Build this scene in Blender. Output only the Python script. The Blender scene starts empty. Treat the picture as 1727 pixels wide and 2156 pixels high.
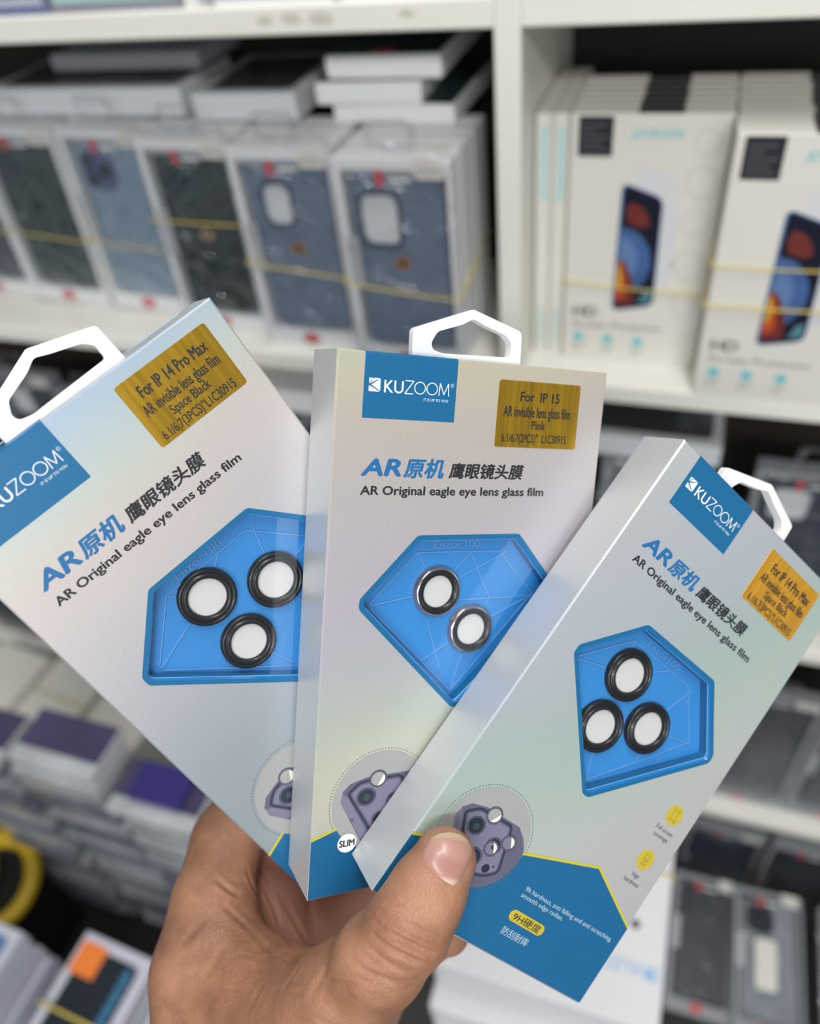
import bpy, math, random
import numpy as np
from mathutils import Vector, Matrix
from mathutils.geometry import tessellate_polygon
random.seed(7)
rng = np.random.default_rng(5)
C = bpy.context.scene.collection
SC = bpy.context.scene

# ------------------------------------------------------------------ camera, world, lights, exposure
# rows: camera right, camera down, camera forward, written in world axes (X along the shelf, Y into the shelf, Z up)
RC = np.array([[0.94708, 0.30536, -0.09895], [0.14438, -0.68056, -0.71832], [-0.28669, 0.66602, -0.68864]])
CAMZ = 1.5
CXP, CYP, FPX = 863.5, 1078.0, 1660.0
cam = bpy.data.objects.new('camera', bpy.data.cameras.new('camera'))
C.objects.link(cam)
_m = (RC.T @ np.diag([1, -1, -1]))
cam.matrix_world = Matrix([[*_m[0], 0], [*_m[1], 0], [*_m[2], CAMZ], [0, 0, 0, 1]])
cam.data.sensor_fit = 'HORIZONTAL'
cam.data.sensor_width = 36.0
cam.data.lens = 36.0 * FPX / 1727.0
cam.data.clip_start = 0.02
cam.data.clip_end = 30
cam.data.dof.use_dof = True
cam.data.dof.focus_distance = 0.213
cam.data.dof.aperture_fstop = 8.4
SC.camera = cam

W = bpy.data.worlds.new('world')
SC.world = W
W.use_nodes = True
W.node_tree.nodes['Background'].inputs['Color'].default_value = (0.90, 0.95, 1.0, 1)
W.node_tree.nodes['Background'].inputs['Strength'].default_value = 0.33

def area(name, loc, target, sx, sy, power, col=(1, 0.98, 0.95)):
    l = bpy.data.lights.new(name, 'AREA')
    l.shape = 'RECTANGLE'; l.size = sx; l.size_y = sy; l.energy = power; l.color = col
    o = bpy.data.objects.new(name, l); C.objects.link(o)
    o.location = loc
    o.rotation_euler = (Vector(target) - Vector(loc)).to_track_quat('-Z', 'Y').to_euler()
    return o

area('ceiling_tube_light', (0.05, 0.22, 2.75), (0.0, 0.2, 0.0), 1.5, 0.16, 31)
area('ceiling_tube_light', (0.5, -1.9, 2.6), (0.0, 0.5, 1.1), 1.8, 0.16, 58)
area('added_fill_light', (1.1, -2.6, 1.75), (0.0, 0.6, 1.2), 2.0, 1.0, 29, (0.95, 0.98, 1.0))  # added soft fill from behind the camera, no real source, brightens the bays

SC.view_settings.view_transform = 'Standard'
SC.view_settings.look = 'None'
SC.view_settings.gamma = 1
SC.view_settings.use_curve_mapping = False
SC.view_settings.exposure = -0.56
SC.cycles.use_denoising = True
SC.cycles.max_bounces = 10
SC.cycles.transparent_max_bounces = 24
SC.cycles.sample_clamp_indirect = 6

# ------------------------------------------------------------------ helpers
def lin(c):
    return tuple(((v / 255) / 12.92 if v / 255 <= 0.04045 else ((v / 255 + 0.055) / 1.055) ** 2.4) for v in c)

def pset(b, **k):
    for n, v in k.items():
        b.inputs[n.replace('_', ' ')].default_value = v

def mat(name, rgb, rough=0.5, metal=0.0, spec=0.5, coat=0.0, noise=0.0, nscale=40, bump=0.0, bscale=400, alpha=1.0, stretch=None):
    m = bpy.data.materials.new(name); m.use_nodes = True
    nt = m.node_tree; b = nt.nodes['Principled BSDF']
    c = lin(rgb)
    pset(b, Base_Color=(*c, 1), Roughness=rough, Metallic=metal, Alpha=alpha)
    b.inputs['Specular IOR Level'].default_value = spec
    b.inputs['Coat Weight'].default_value = coat
    b.inputs['Coat Roughness'].default_value = 0.12
    if noise or bump:
        tc = nt.nodes.new('ShaderNodeTexCoord')
        mp = nt.nodes.new('ShaderNodeMapping'); nt.links.new(tc.outputs['Object'], mp.inputs['Vector'])
        if stretch: mp.inputs['Scale'].default_value = stretch
    if noise:
        n = nt.nodes.new('ShaderNodeTexNoise'); n.inputs['Scale'].default_value = nscale; n.inputs['Detail'].default_value = 4
        nt.links.new(mp.outputs[0], n.inputs['Vector'])
        r = nt.nodes.new('ShaderNodeValToRGB')
        r.color_ramp.elements[0].position = 0.25; r.color_ramp.elements[1].position = 0.75
        r.color_ramp.elements[0].color = (*[x * (1 - noise) for x in c], 1)
        r.color_ramp.elements[1].color = (*[min(1, x * (1 + noise)) for x in c], 1)
        nt.links.new(n.outputs['Fac'], r.inputs['Fac']); nt.links.new(r.outputs['Color'], b.inputs['Base Color'])
    if bump:
        n2 = nt.nodes.new('ShaderNodeTexNoise'); n2.inputs['Scale'].default_value = bscale; n2.inputs['Detail'].default_value = 3
        nt.links.new(mp.outputs[0], n2.inputs['Vector'])
        bp = nt.nodes.new('ShaderNodeBump'); bp.inputs['Strength'].default_value = bump; bp.inputs['Distance'].default_value = 0.001
        nt.links.new(n2.outputs['Fac'], bp.inputs['Height']); nt.links.new(bp.outputs['Normal'], b.inputs['Normal'])
    return m

def pearl(name, stops, dirv, off):
    """pearlescent holographic card: diffraction sheen painted as pastel bands along a direction of the card, fine sparkle grain"""
    m = bpy.data.materials.new(name); m.use_nodes = True
    nt = m.node_tree; b = nt.nodes['Principled BSDF']
    pset(b, Roughness=0.42, Metallic=0.25)
    tc = nt.nodes.new('ShaderNodeTexCoord')
    dot = nt.nodes.new('ShaderNodeVectorMath'); dot.operation = 'DOT_PRODUCT'
    dot.inputs[1].default_value = dirv
    nt.links.new(tc.outputs['Object'], dot.inputs[0])
    n = nt.nodes.new('ShaderNodeTexNoise'); n.inputs['Scale'].default_value = 18; n.inputs['Detail'].default_value = 1
    nt.links.new(tc.outputs['Object'], n.inputs['Vector'])
    ma = nt.nodes.new('ShaderNodeMath'); ma.operation = 'MULTIPLY_ADD'; ma.inputs[1].default_value = 0.16
    nt.links.new(n.outputs['Fac'], ma.inputs[0]); nt.links.new(dot.outputs['Value'], ma.inputs[2])
    ad = nt.nodes.new('ShaderNodeMath'); ad.inputs[1].default_value = off - 0.08
    nt.links.new(ma.outputs[0], ad.inputs[0])
    r = nt.nodes.new('ShaderNodeValToRGB'); r.color_ramp.interpolation = 'B_SPLINE'
    for i, (p, c) in enumerate(stops):
        e = r.color_ramp.elements[i] if i < 2 else r.color_ramp.elements.new(p)
        e.position = p; e.color = (*lin(c), 1)
    nt.links.new(ad.outputs[0], r.inputs['Fac'])
    g = nt.nodes.new('ShaderNodeTexNoise'); g.inputs['Scale'].default_value = 2600; g.inputs['Detail'].default_value = 2
    nt.links.new(tc.outputs['Object'], g.inputs['Vector'])
    gr = nt.nodes.new('ShaderNodeMapRange'); gr.inputs['From Min'].default_value = 0.3; gr.inputs['From Max'].default_value = 0.7
    gr.inputs['To Min'].default_value = 0.93; gr.inputs['To Max'].default_value = 1.06
    nt.links.new(g.outputs['Fac'], gr.inputs['Value'])
    mx = nt.nodes.new('ShaderNodeVectorMath'); mx.operation = 'SCALE'
    nt.links.new(r.outputs['Color'], mx.inputs[0]); nt.links.new(gr.outputs[0], mx.inputs['Scale'])
    nt.links.new(mx.outputs[0], b.inputs['Base Color'])
    return m

def clearfilm(name, gloss=0.12, rough=0.08, tint=(1, 1, 1), bump=0.0, bscale=60):
    m = bpy.data.materials.new(name); m.use_nodes = True
    nt = m.node_tree; nt.nodes.remove(nt.nodes['Principled BSDF'])
    out = nt.nodes['Material Output']
    t = nt.nodes.new('ShaderNodeBsdfTransparent'); t.inputs['Color'].default_value = (*tint, 1)
    g = nt.nodes.new('ShaderNodeBsdfGlossy'); g.inputs['Roughness'].default_value = rough; g.inputs['Color'].default_value = (0.9, 0.95, 1, 1)
    mx = nt.nodes.new('ShaderNodeMixShader'); mx.inputs['Fac'].default_value = gloss
    nt.links.new(t.outputs[0], mx.inputs[1]); nt.links.new(g.outputs[0], mx.inputs[2]); nt.links.new(mx.outputs[0], out.inputs['Surface'])
    if bump:
        tc = nt.nodes.new('ShaderNodeTexCoord')
        n = nt.nodes.new('ShaderNodeTexNoise'); n.inputs['Scale'].default_value = bscale; n.inputs['Detail'].default_value = 3; n.inputs['Distortion'].default_value = 1.2
        nt.links.new(tc.outputs['Object'], n.inputs['Vector'])
        bp = nt.nodes.new('ShaderNodeBump'); bp.inputs['Strength'].default_value = bump; bp.inputs['Distance'].default_value = 0.006
        nt.links.new(n.outputs['Fac'], bp.inputs['Height']); nt.links.new(bp.outputs['Normal'], g.inputs['Normal'])
    return m

class MB:
    def __init__(s): s.v = []; s.f = []; s.m = []
    def add(s, vs, fs, mi=0):
        b = len(s.v); s.v += [tuple(map(float, v)) for v in vs]; s.f += [tuple(i + b for i in f) for f in fs]; s.m += [mi] * len(fs)
    def box(s, x0, x1, y0, y1, z0, z1, mi=0, c=0.0):
        if c <= 0:
            s.add([(x0, y0, z0), (x1, y0, z0), (x1, y1, z0), (x0, y1, z0), (x0, y0, z1), (x1, y0, z1), (x1, y1, z1), (x0, y1, z1)],
                  [(0, 3, 2, 1), (4, 5, 6, 7), (0, 1, 5, 4), (1, 2, 6, 5), (2, 3, 7, 6), (3, 0, 4, 7)], mi)
        else:
            s.slab(rrect(x0, y0, x1, y1, c, 2), z0, z1, c, mi)
    def slab(s, poly, z0, z1, c=0.0, mi=0, hole=None, mi_side=None, mi_hole=None):
        """extruded outline with chamfered rims; optional hole right through"""
        ms = mi if mi_side is None else mi_side; mh = ms if mi_hole is None else mi_hole
        n = len(poly); ins = inset(poly, c) if c > 0 else poly
        loops = [[(x, y, z0) for x, y in ins], [(x, y, z0 + c) for x, y in poly], [(x, y, z1 - c) for x, y in poly], [(x, y, z1) for x, y in ins]] if c > 0 else [[(x, y, z0) for x, y in poly], [(x, y, z1) for x, y in poly]]
        for a, b in zip(loops, loops[1:]):
            s.add(a + b, [(i, (i + 1) % n, n + (i + 1) % n, n + i) for i in range(n)], ms)
        if hole is None:
            s.poly(ins, z1, mi); s.poly(ins, z0, mi, flip=True)
        else:
            k = len(hole)
            s.poly(ins, z1, mi, hole=hole); s.poly(ins, z0, mi, flip=True, hole=hole)
            s.add([(x, y, z0) for x, y in hole] + [(x, y, z1) for x, y in hole], [((i + 1) % k, i, k + i, k + (i + 1) % k) for i in range(k)], mh)
    def poly(s, p, z, mi=0, flip=False, hole=None):
        L = [[Vector((x, y, 0)) for x, y in p]]
        if hole is not None: L.append([Vector((x, y, 0)) for x, y in hole])
        tr = tessellate_polygon(L); q = list(p) + (list(hole) if hole is not None else [])
        fs = []
        for a, b, c in tr:
            ar = (q[b][0] - q[a][0]) * (q[c][1] - q[a][1]) - (q[b][1] - q[a][1]) * (q[c][0] - q[a][0])
            if abs(ar) < 1e-14: continue
            fs.append((a, b, c) if (ar > 0) != flip else (a, c, b))
        s.add([(x, y, z) for x, y in q], fs, mi)
    def ring(s, cx, cy, r0, r1, z, mi=0, n=40, sy=1.0, rot=0.0):
        vs = []; cr, sr = math.cos(rot), math.sin(rot)
        for r in (r0, r1):
            for i in range(n):
                a = 2 * math.pi * i / n; x, y = r * math.cos(a), r * sy * math.sin(a)
                vs.append((cx + x * cr - y * sr, cy + x * sr + y * cr, z))
        s.add(vs, [(i, n + i, n + (i + 1) % n, (i + 1) % n) for i in range(n)], mi)
    def disc(s, cx, cy, r, z, mi=0, n=40, sy=1.0, rot=0.0):
        cr, sr = math.cos(rot), math.sin(rot)
        P = [(r * math.cos(2 * math.pi * i / n), r * sy * math.sin(2 * math.pi * i / n)) for i in range(n)]
        s.add([(cx + x * cr - y * sr, cy + x * sr + y * cr, z) for x, y in P], [tuple(range(n))], mi)
    def stroke(s, pts, w, z, mi=0, h=0.0):
        for (x0, y0), (x1, y1) in zip(pts, pts[1:]):
            dx, dy = x1 - x0, y1 - y0; L = math.hypot(dx, dy) or 1e-9; nx, ny = -dy / L * w / 2, dx / L * w / 2
            q = [(x0 + nx, y0 + ny), (x0 - nx, y0 - ny), (x1 - nx, y1 - ny), (x1 + nx, y1 + ny)]
            if h == 0: s.add([(x, y, z) for x, y in q], [(0, 1, 2, 3)], mi)
            else: s.slab(q, z, z + h, 0, mi)
    def lathe(s, prof, cx, cy, n=48, mi=0):
        """profile of (r, z) turned about the z axis through (cx, cy)"""
        k = len(prof)
        vs = [(cx + r * math.cos(2 * math.pi * i / n), cy + r * math.sin(2 * math.pi * i / n), z) for r, z in prof for i in range(n)]
        s.add(vs, [(j * n + i, j * n + (i + 1) % n, (j + 1) * n + (i + 1) % n, (j + 1) * n + i) for j in range(k - 1) for i in range(n)], mi)
    def tube(s, pts, r, n=8, mi=0, closed=False, flat=1.0):
        P = [Vector(p) for p in pts]; K = len(P); vs = []
        for i, p in enumerate(P):
            a = P[(i - 1) % K] if closed or i > 0 else p; b = P[(i + 1) % K] if closed or i < K - 1 else p
            t = (b - a).normalized(); u = t.orthogonal() if abs(t.z) > 0.95 else t.cross(Vector((0, 0, 1)))
            u.normalize(); w = t.cross(u)
            rr = r[i] if isinstance(r, (list, tuple)) else r
            vs += [p + u * rr * math.cos(2 * math.pi * j / n) + w * rr * flat * math.sin(2 * math.pi * j / n) for j in range(n)]
        m = K if closed else K - 1
        fs = [(i * n + j, i * n + (j + 1) % n, ((i + 1) % K) * n + (j + 1) % n, ((i + 1) % K) * n + j) for i in range(m) for j in range(n)]
        if not closed: fs += [tuple(reversed(range(n))), tuple((K - 1) * n + j for j in range(n))]
        s.add(vs, fs, mi)
    def build(s, name, mats, parent=None, smooth=False, loc=None):
        me = bpy.data.meshes.new(name); me.from_pydata(s.v, [], s.f)
        for m in (mats if isinstance(mats, (list, tuple)) else [mats]): me.materials.append(m)
        me.polygons.foreach_set('material_index', s.m)
        if smooth: me.polygons.foreach_set('use_smooth', [True] * len(s.f))
        me.update()
        o = bpy.data.objects.new(name, me); C.objects.link(o)
        if parent is not None: o.parent = parent
        if loc: o.location = loc
        return o

def inset(poly, d):
    """move every side of a counter-clockwise outline inwards by d"""
    n = len(poly); out = []
    ar = sum(poly[i][0] * poly[(i + 1) % n][1] - poly[(i + 1) % n][0] * poly[i][1] for i in range(n))
    sg = 1 if ar > 0 else -1
    for i in range(n):
        p0, p1, p2 = (np.array(poly[j % n], float) for j in (i - 1, i, i + 1))
        a = p1 - p0; b = p2 - p1; a /= np.linalg.norm(a) or 1; b /= np.linalg.norm(b) or 1
        na = np.array([-a[1], a[0]]) * sg; nb = np.array([-b[1], b[0]]) * sg
        k = na + nb; k = k / max(1 + na @ nb, 0.2)
        out.append(tuple(p1 + k * d))
    return out

def rrect(x0, y0, x1, y1, r, n=5):
    out = []
    for cx, cy, a0 in ((x1 - r, y0 + r, -90), (x1 - r, y1 - r, 0), (x0 + r, y1 - r, 90), (x0 + r, y0 + r, 180)):
        for i in range(n + 1):
            a = math.radians(a0 + 90 * i / n); out.append((cx + r * math.cos(a), cy + r * math.sin(a)))
    return out

def rounded(poly, r, n=4):
    """round the corners of an outline; r one radius or one per corner"""
    out = []; k = len(poly)
    for i in range(k):
        p0, p1, p2 = (np.array(poly[j % k], float) for j in (i - 1, i, i + 1))
        rr = r[i] if isinstance(r, (list, tuple)) else r
        a = p0 - p1; b = p2 - p1; a /= np.linalg.norm(a); b /= np.linalg.norm(b)
        s, e = p1 + a * rr, p1 + b * rr
        for j in range(n + 1):
            t = j / n; out.append(tuple((1 - t) ** 2 * s + 2 * t * (1 - t) * p1 + t * t * e))
    return out

def text_mesh(body, bold=0.0, shear=0.0, spacing=1.0):
    cu = bpy.data.curves.new('lettering', 'FONT'); cu.body = body; cu.size = 1.0;  cu.shear = shear
    cu.space_character = spacing; cu.resolution_u = 3
    o = bpy.data.objects.new('lettering', cu); C.objects.link(o)
    dg = bpy.context.evaluated_depsgraph_get(); dg.update()
    me = bpy.data.meshes.new_from_object(o.evaluated_get(dg))
    V = [tuple(v.co) for v in me.vertices]; F = [tuple(p.vertices) for p in me.polygons]
    bpy.data.objects.remove(o); bpy.data.curves.remove(cu); bpy.data.meshes.remove(me)
    return V, F
_tc = {}
def put_text(mb, body, x0, x1, yb, yt, z, mi=0, bold=0.0, shear=0.0, ref=None, spacing=1.0, rot=0.0, keep=None):
    """lay lettering on mb so that it spans x0..x1; yb baseline, yt cap height; rot turns it about (x0, yb)"""
    key = (body, shear, spacing)
    if key not in _tc: _tc[key] = text_mesh(body, bold, shear, spacing)
    V, F = _tc[key]
    if not V: return
    xs = [v[0] for v in V]; ys = [v[1] for v in V]
    cap = 0.73 if ref is None else ref
    if ref == 'box': b0, cap = min(ys), max(ys) - min(ys)
    else: b0 = 0.0
    sx = (x1 - x0) / (max(xs) - min(xs)); sy = (yt - yb) / cap
    if keep: sx = sy * keep
    cr, sr = math.cos(rot), math.sin(rot); out = []
    for x, y, _ in V:
        X = (x - min(xs)) * sx; Y = (y - b0) * sy
        out.append((x0 + X * cr - Y * sr, yb + X * sr + Y * cr, z))
    off = [(0, 0)]
    if bold > 0:
        d_ = bold * (yt - yb) * 0.9; off = [(-d_, 0), (0, 0), (d_, 0), (0, -d_ * 0.7), (0, d_ * 0.7)]
    for i_, (dx, dy) in enumerate(off):
        mb.add([(x + dx, y + dy, z_ + i_ * 1.5e-6) for x, y, z_ in out], F, mi)

def empty(name, loc=(0, 0, 0), rot=(0, 0, 0)):
    o = bpy.data.objects.new(name, None); C.objects.link(o); o.location = loc; o.rotation_euler = rot; o.empty_display_size = 0.02
    return o
def tag(o, label=None, cat=None, group=None, kind=None):
    for k, v in (('label', label), ('category', cat), ('group', group), ('kind', kind)):
        if v: o[k] = v
    return o
def dup(root, loc=None, rot=None, label=None, group=None, skip=()):
    r = root.copy(); C.objects.link(r)
    if loc is not None: r.location = loc
    if rot is not None: r.rotation_euler = rot
    if label: r['label'] = label
    if group: r['group'] = group
    for ch in root.children:
        if ch.name.split('.')[0] in skip: continue
        c = ch.copy(); C.objects.link(c); c.parent = r
        for g in ch.children:
            d = g.copy(); C.objects.link(d); d.parent = c
    return r

def c2w(p):
    """camera-space point(s) (right, down, forward) in metres -> world"""
    return np.asarray(p) @ RC + np.array([0, 0, CAMZ])
def pix(px, py, z): return np.array([(px - CXP) / FPX * z, (py - CYP) / FPX * z, z])

UP = (math.pi / 2, 0, 0)          # a package built face-up, stood upright facing the customer

# ------------------------------------------------------------------ materials
M = {}
M['cream'] = mat('cream_board', (236, 235, 226), 0.42, noise=0.04, nscale=7)
M['backboard'] = mat('shaded_backboard', (38, 30, 26), 0.7)  # shade inside the bays is put into this dark brown
M['floor'] = mat('floor_tile', (70, 68, 66), 0.5, noise=0.2, nscale=6)
M['wall'] = mat('wall_paint', (190, 188, 182), 0.8)
M['black'] = mat('black_laminate', (22, 22, 24), 0.6)
M['white_plastic'] = mat('white_plastic', (238, 238, 240), 0.35)
M['white_card'] = mat('white_card', (232, 233, 234), 0.5)
M['offwhite_card'] = mat('offwhite_card', (222, 220, 212), 0.55)
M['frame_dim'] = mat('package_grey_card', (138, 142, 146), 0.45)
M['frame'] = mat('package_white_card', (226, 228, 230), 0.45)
M['blue'] = mat('printed_blue', (24, 104, 152), 0.40, 0.10, noise=0.07, nscale=2200)
M['blue_deep'] = mat('printed_blue_base', (22, 100, 148), 0.42, 0.12, noise=0.05, nscale=2200)
M['card_blue'] = mat('blister_card_blue', (46, 134, 206), 0.45)
M['groove'] = mat('blister_groove', (96, 158, 214), 0.25, coat=0.5)
M['rim'] = mat('blister_rim', (30, 124, 200), 0.12, coat=1.0)
M['ink'] = mat('black_ink', (34, 36, 42), 0.5)
M['title_blue'] = mat('title_blue_ink', (34, 104, 160), 0.4)
M['yellow'] = mat('yellow_ink', (196, 186, 36), 0.5)
M['mustard'] = mat('badge_yellow', (190, 172, 52), 0.5)
M['gold'] = mat('brushed_gold', (196, 156, 50), 0.33, 0.75, noise=0.28, nscale=500, stretch=(1, 0.03, 1))
M['gold2'] = mat('brushed_gold_bright', (232, 172, 58), 0.4, 0.55, noise=0.2, nscale=500, stretch=(1, 0.03, 1))
M['white_ink'] = mat('white_ink', (236, 240, 238), 0.45)
M['tray_plastic'] = mat('tray_white_plastic', (216, 217, 220), 0.45)
M['pale_ink'] = mat('pale_ink', (176, 200, 212), 0.5)
M['blister_edge'] = mat('blister_edge', (126, 178, 220), 0.12, coat=1.0)
M['ring_black'] = mat('anodised_black', (13, 15, 17), 0.36, 0.2, coat=0.12)
M['ring_silver'] = mat('ring_silver_rose', (196, 184, 188), 0.2, 0.9)
M['white_disc'] = mat('white_backing', (206, 208, 207), 0.4)
M['film'] = clearfilm('window_film', 0.07, 0.05)
M['illus_gray'] = mat('illustration_gray', (156, 158, 158), 0.5)
M['lilac'] = mat('illustration_lilac', (92, 92, 114), 0.45)
M['lilac_lt'] = mat('illustration_lilac_light', (118, 116, 140), 0.45)
M['slate'] = mat('illustration_slate', (48, 52, 70), 0.45)
M['lens_dark'] = mat('illustration_lens', (36, 44, 58), 0.35)
M['lens_glint'] = mat('illustration_lens_inner', (52, 72, 84), 0.35)
M['dotgray'] = mat('dotted_line_gray', (96, 98, 104), 0.5)
M['icon_ink'] = mat('icon_ink', (150, 134, 44), 0.5)
M['bag'] = clearfilm('clear_bag', 0.17, 0.07, bump=1.0, bscale=45)
M['bag_soft'] = clearfilm('clear_window', 0.05, 0.10, (0.93, 0.95, 0.97), bump=0.35, bscale=25)
M['red'] = mat('red_mark', (196, 70, 74), 0.5)
M['band'] = mat('rubber_band', (206, 186, 96), 0.45)
M['barcode'] = mat('barcode_grey', (150, 152, 156), 0.5)
M['green_case'] = mat('dark_green_case', (24, 50, 50), 0.35)
M['green_case2'] = mat('deep_green_case', (34, 48, 44), 0.35)
M['green_mod'] = mat('green_camera_module', (30, 66, 60), 0.3)
M['ice_case'] = mat('ice_blue_case', (134, 154, 172), 0.35)
M['grey_case'] = mat('blue_grey_case', (112, 126, 146), 0.35)
M['navy_case'] = mat('navy_case', (44, 54, 74), 0.35)
M['char_case'] = mat('charcoal_case', (58, 60, 64), 0.4)
M['violet_mod'] = mat('violet_camera_module', (84, 92, 134), 0.35)
M['bump_dark'] = mat('cutout_rim', (66, 76, 92), 0.35)
M['copper'] = mat('copper_mark', (186, 128, 66), 0.4, 0.3)
M['tan'] = mat('gold_mark', (206, 178, 130), 0.4, 0.3)
M['bg_grey'] = mat('card_insert_grey', (176, 178, 186), 0.5)
M['teal'] = mat('teal_ink', (88, 196, 204), 0.5)
M['teal_pale'] = mat('pale_teal_ink', (176, 214, 216), 0.5)
M['label_black'] = mat('black_label', (40, 40, 48), 0.4)
M['label_text'] = mat('label_grey_text', (96, 96, 104), 0.5)
M['grey_ink'] = mat('grey_ink', (176, 176, 172), 0.5)
M['phone_frame'] = mat('phone_edge', (84, 116, 160), 0.35)
M['phone_dark'] = mat('phone_screen_navy', (24, 28, 44), 0.3)
M['phone_ball'] = mat('phone_screen_blue', (66, 98, 150), 0.4, noise=0.25, nscale=25)
M['phone_ball_lt'] = mat('phone_screen_pale_blue', (96, 128, 174), 0.4)
M['phone_red'] = mat('phone_screen_red', (112, 46, 40), 0.4)
M['phone_orange'] = mat('phone_screen_orange', (190, 80, 38), 0.4)
M['phone_yellow'] = mat('phone_screen_yellow', (214, 164, 50), 0.4)
M['phone_teal'] = mat('phone_screen_teal', (84, 136, 148), 0.4)
M['emboss'] = mat('embossed_card', (214, 212, 204), 0.5)
M['ghost'] = mat('ghost_phone_grey', (216, 217, 220), 0.5)
M['clear_case'] = mat('clear_case_stack', (146, 150, 156), 0.18, coat=0.5, noise=0.25, nscale=25)
M['clear_case2'] = mat('clear_case_stack_dim', (98, 104, 116), 0.2, coat=0.5, noise=0.25, nscale=25)
M['purple'] = mat('purple_print', (66, 62, 92), 0.4, noise=0.25, nscale=25)
M['violet'] = mat('violet_print', (48, 44, 112), 0.4)
M['orange'] = mat('orange_label', (238, 128, 52), 0.5)
M['sky_ink'] = mat('blue_ink_text', (74, 150, 196), 0.5)
M['yellow_plastic'] = mat('yellow_plastic', (206, 172, 20), 0.4)
M['magsafe'] = mat('pale_disc', (176, 196, 214), 0.4)
M['box_dark'] = mat('dark_box_print', (30, 38, 46), 0.35)
M['lav_card'] = mat('lavender_white_card', (196, 198, 212), 0.45)
M['cloud_blue'] = mat('blue_print_photo', (90, 130, 170), 0.45, noise=0.6, nscale=30)
M['grey_box'] = mat('grey_box', (142, 146, 156), 0.45, noise=0.12, nscale=20)
M['slate_box'] = mat('slate_blue_box', (112, 120, 156), 0.45)
M['dirt'] = mat('brown_smudge', (206, 200, 186), 0.6)

# ------------------------------------------------------------------ room and shelving
def structure(o): o['kind'] = 'structure'; return o
b = MB(); b.box(-2.2, 2.2, -3.0, 0.95, -0.02, 0.0); structure(b.build('floor', M['floor']))
b = MB(); b.box(-2.2, 2.2, 0.90, 0.95, 0.0, 2.8); structure(b.build('wall_back', M['wall']))

YF, YB = 0.53, 0.735
XU0, XU1 = -0.1308, -0.1139
unit = tag(empty('shelving_unit', (0, YB, 0)), 'cream shelving unit packed with phone accessories on every board', 'shelving')
def part(mb, name, mats, **k):
    o = mb.build(name, mats, unit, **k); o.location = (0, -YB, 0); return o
ZT = [(1.3767, 1.3936), (1.1112, 1.1278), (0.8245, 0.8415), (0.478, 0.495), (0.10, 0.165)]
for z0, z1 in ZT:
    for x0, x1 in ((-1.6, XU0), (XU1, 1.2)):
        b = MB(); b.box(x0, x1, YF + 0.0008, YB - 0.006, z0, z1, 0, 0.0012)
        part(b, 'shelf_board', M['cream'])
for x0, x1 in ((XU0, XU1), (-1.617, -1.6), (1.2, 1.217)):
    b = MB(); b.box(x0, x1, YF, YB - 0.006, 0.0, 1.9, 0, 0.0012); part(b, 'upright', M['cream'])
b = MB(); b.box(-1.617, 1.217, YB - 0.006, YB, 0.0, 1.9); part(b, 'back_panel', M['backboard'])
for cx, cz, r in ((-0.264, 1.3865, 0.0055), (-0.243, 1.386, 0.0062), (-0.283, 1.386, 0.0045), (-0.185, 1.387, 0.0035)):
    b = MB(); n = 14; YO = YF + 0.0004; vs = [(cx + 1.5 * r * math.cos(2 * math.pi * i / n) * (0.8 + 0.3 * random.random()), YO, cz + 0.55 * r * math.sin(2 * math.pi * i / n)) for i in range(n)]
    b.add(vs, [tuple(range(n))])
    part(b, 'brown_smudge', M['dirt'])

# ------------------------------------------------------------------ phone-case packages
def crinkle_sheet(mb, x0, x1, y0, y1, z, amp, nx=14, ny=26, seed=0, mi=0):
    r = np.random.default_rng(seed)
    ph = r.uniform(0, 6.28, (7,)); kx = r.uniform(-260, 260, 7); ky = r.uniform(-200, 200, 7)
    vs = []
    for j in range(ny + 1):
        for i in range(nx + 1):
            x = x0 + (x1 - x0) * i / nx; y = y0 + (y1 - y0) * j / ny
            h = sum(abs(math.sin(kx[k] * x + ky[k] * y + ph[k])) ** 3 for k in range(7)) / 7
            vs.append((x, y, z + amp * h + r.uniform(0, amp * 0.25)))
    w = nx + 1
    mb.add(vs, [(j * w + i, j * w + i + 1, (j + 1) * w + i + 1, (j + 1) * w + i) for j in range(ny) for i in range(nx)], mi)

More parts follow.
